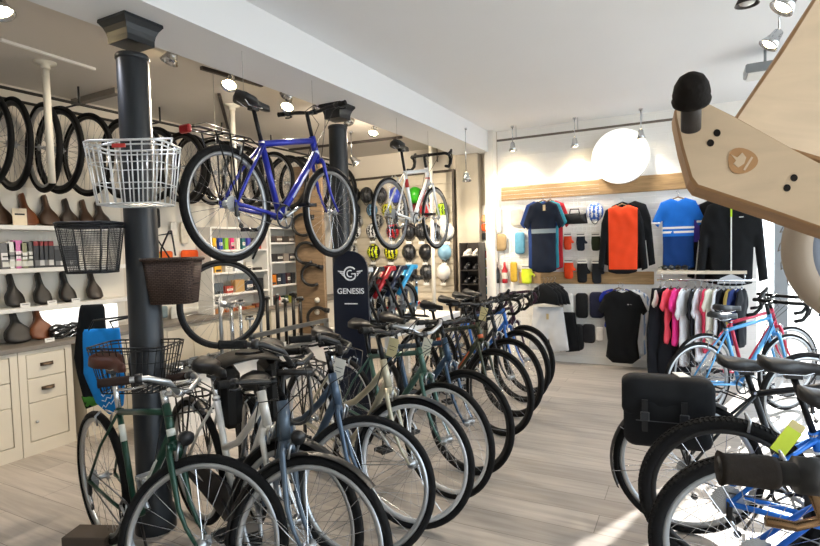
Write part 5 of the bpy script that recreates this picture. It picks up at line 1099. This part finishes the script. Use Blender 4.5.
# yellow-green swing tags on the blue mountain bike
p = at(795, 430, d=2.05); b = MB(); b.box((-.03, -.001, -.11), (.03, .001, 0), C('#cfe03a', .5)); b.box((-.03, .002, -.07), (.028, .004, .03), C('#d8c78e', .6)); one('swing_tag', b, 'yellow-green card tag tied to the blue mountain bike frame', 'tag', p, (0, .6, .3))
p = at(296, 372, d=2.22); t = thing('u_lock', 'black U-shaped lock hanging from the slate blue bike handlebar', 'lock', p, D(25))
b = MB(); b.tube([(-.055, 0, 0), (-.06, 0, -.13)] + [(.06*math.cos(D(a_)), 0, -.15+.07*math.sin(D(a_))) for a_ in range(180, 361, 20)] + [(.06, 0, -.13), (.05, 0, 0)], .008, BLK, 8); b.build('shackle', t); b = MB(); b.tube([(-.075, 0, .0), (.07, 0, .0)], .014, BLK, 8); b.build('crossbar', t)
# ------------------------------------------------------------------ foreground handlebar bike, right
g0 = at(714, 461, d=.60); g1 = at(808, 474, d=.555); dv = (g1-g0); dv.z = 0; dv.normalize()
hdv = Vector((dv.y, -dv.x)); hd = math.atan2(-dv.x, dv.y) ; 
# right grip of a bike: its right side points along -dv
hd = math.atan2(dv.y, dv.x) - math.atan2(-.18, -.027)
R = .36; bh = (g0.z+g1.z)/2 - .02
fb = bicycle('grey city bike whose black grip and bronze brake lever enter at the right edge', (0, 0), hd, None, frame='#6a6d70', bars='flat', bar_h=bh-.026, R=R, grip='#241e19', lever_drop=(.01, -.02, -.06), levers=C('#8a6f52', .25, .8), sad_h=.95, tr=.02)
bpy.context.view_layer.update()
gr = [o for ch in fb.children if ch.name.startswith('handlebar') for o in ch.children if o.name.startswith('grip')]
best = None
for o in gr:
    for v in o.data.vertices:
        l = v.co
        if l.y > 0 and (best is None or l.y > best.y): best = l.copy()
M_ = Matrix.Rotation(hd, 3, 'Z'); wv = M_ @ best; fb.location = (g0.x - wv.x, g0.y - wv.y, g0.z - wv.z)
# ------------------------------------------------------------------ wooden balance bike, top right
PLY = C('#cfb798', .5, 0, .09, 3, .03, 'ply'); PLE = C('#a67f57', .55, 0, .15, 5, .1, 'wood')
t0 = thing('wooden_balance_bike', 'plywood balance bike with tan tyres hanging close at the top right', 'balance bike', at(745, 150, d=.80))
O = Vector(t0.location)
def plane_pts(pix, d, tiltx=0.0, tilty=0.0):
    # real plane through a point at distance d, turned about its own axes
    c0 = at(745, 150, d=d) - O; f = (CW @ Vector((0, 0, -1))).normalized(); r_ = (CW @ Vector((1, 0, 0))).normalized(); u_ = (CW @ Vector((0, 1, 0))).normalized()
    nrm = (f + r_*tilty + u_*tiltx).normalized(); res = []
    for px, py in pix:
        rv = ray(px, py); o_ = Vector((0, 0, CZ)); tt = ((c0+O) - o_).dot(nrm) / rv.dot(nrm); res.append(o_ + rv*tt - O)
    return res, nrm
def slab(pix, d, th, m, ms, nm, tiltx=0.0, tilty=0.0, parent=t0, bev=.004):
    P, nrm = plane_pts(pix, d, tiltx, tilty); n = len(P); c_ = sum(P, Vector())/n; b = MB()
    ins = [p + (c_-p).normalized()*bev for p in P]
    A = ins + [p + nrm*bev for p in P] + [p + nrm*(th-bev) for p in P] + [p + nrm*th for p in ins]
    b.add(A, [tuple(range(n)), tuple(range(4*n-1, 3*n-1, -1))], m); 
    b.add(A, [(k*n+j, (k+1)*n+j, (k+1)*n+(j+1) % n, k*n+(j+1) % n) for k in range(3) for j in range(n)], ms); return b.build(nm, parent), nrm
out1 = [(675, 117), (674.5, 110), (677, 103), (683, 99), (694, 97), (703, 100), (736, 116), (799, 151), (840, 173), (905, 215), (905, 262), (840, 234), (760, 207), (696, 186), (690, 178), (681, 146)]
sd_, nrm = slab(out1, .80, .05, PLY, PLE, 'side_panel', -.2, .38)
out2 = [(733, 124), (737, 117), (782, 50), (822, -12), (880, -60), (960, -60), (960, 190), (840, 165), (790, 150)]
slab(out2, .93, .02, PLY, PLE, 'seat_panel', -.1, .1)
def deco(pix, m, nm, off=-.0012):
    P, nr = plane_pts(pix, .80, -.2, .38); b = MB(); n = len(P); A = [p + nr*off for p in P] + [p + nr*.001 for p in P]; b.add(A, [tuple(range(n)), tuple(reversed(range(n, 2*n)))] + [(j, (j+1) % n, (j+1) % n+n, j+n) for j in range(n)], m); b.build(nm, sd_)
for cx, cy in ((717, 133), (710.5, 143), (794, 178), (787, 188)): deco([(x, y) for x, y in arc(cx, cy, 3.6, 0, 349, 16)], C('#1c1613', .6), 'bolt', -.001)
deco([(741 + 15*math.cos(D(a_)) + 2*math.cos(D(2*a_)), 161 + 13*math.sin(D(a_))) for a_ in range(0, 360, 15)], C('#b3875a', .5, 0, .06, 8), 'round_emblem')
deco([(731, 155), (737, 158), (742, 153), (746, 158), (744, 164), (738, 168), (733, 164), (736, 161)], PLY, 'emblem_leaf', -.002)
deco([(743, 170), (745, 171), (753, 158), (751, 157)], PLY, 'emblem_stroke', -.002)
# grip: a mushroom-ended rubber grip on a short bar
g = at(691, 114, d=.79) - O; up = (CW @ Vector((-.46, 1, .9))).normalized(); T = Matrix.Translation(g) @ up.to_track_quat('Z', 'Y').to_matrix().to_4x4() @ Matrix.Scale(.84, 4)
b = MB(); b.lathe([(.001, -.03), (.0165, -.03), (.0165, .012), (.017, .02)], C('#33302f', .5), 20, 'z', T=T); b.lathe([(.017, .018), (.030, .022), (.0315, .028), (.0295, .032), (.030, .04), (.027, .055), (.020, .068), (.010, .075), (.001, .077)], C('#191512', .85, 0, .2, 60, .3), 28, 'z', T=T); b.build('grip', t0)
c_ = at(878, 246, d=.95) - O; nq = (CW @ Vector((-.25, -.1, 1))).normalized().to_track_quat('Y', 'Z').to_matrix().to_4x4(); T = Matrix.Translation(c_) @ nq
b = MB(); b.lathe([(.112, -.026), (.128, -.028), (.142, -.022), (.149, -.010), (.150, 0), (.149, .010), (.142, .022), (.128, .028), (.112, .026)], C('#a99b8b', .8, 0, .08, 8, .1), 72, 'y', T=T, closed=True)
wt = b.build('tyre', t0)
b = MB()
for k in range(26):
    a_ = 2*PI*k/26; pts = []
    for s in range(7): r_ = .1285 + .020*math.sin(PI*s/6*.5*1.9)*.98; aa = a_ + .22*(s/6-.5) + .05*math.sin(s*1.6); pts.append((r_*math.cos(aa), -.0285+.010*(s/6)**2*2*.9, r_*math.sin(aa)))
    b.tube(pts, .0009, C('#6f6152', .8), 4, T=T)
b.build('tread_lines', wt)
b = MB(); b.lathe([(.113, -.024), (.113, .024), (.085, .018), (.075, 0), (.085, -.018)], C('#8f9cb0', .45, 0, .05), 48, 'y', T=T, closed=True); b.lathe([(.08, -.01), (.08, .01), (.001, .01), (.001, -.01)], C('#20242e', .5), 40, 'y', T=T); b.build('wheel_rim', t0)
q = at(900, 40, d=.94); b = MB(); b.tube([(0, 0, 0), (0, 0, ZM-q.z)], .004, BLK, 6); one('support_cord', b, 'cord holding the wooden balance bike to the ceiling', 'cord', q)
# small block on the floor, near left
p = at(92, 533, z=.06); b = MB(); b.box((-.12, -.07, 0), (.12, .07, .07), C('#4a423b', .6, 0, .2, 6, .1), bev=.006); one('wooden_block', b, 'dark wooden block on the floor below the dark green bike', 'block', (p.x, p.y, 0), (0, 0, .4))
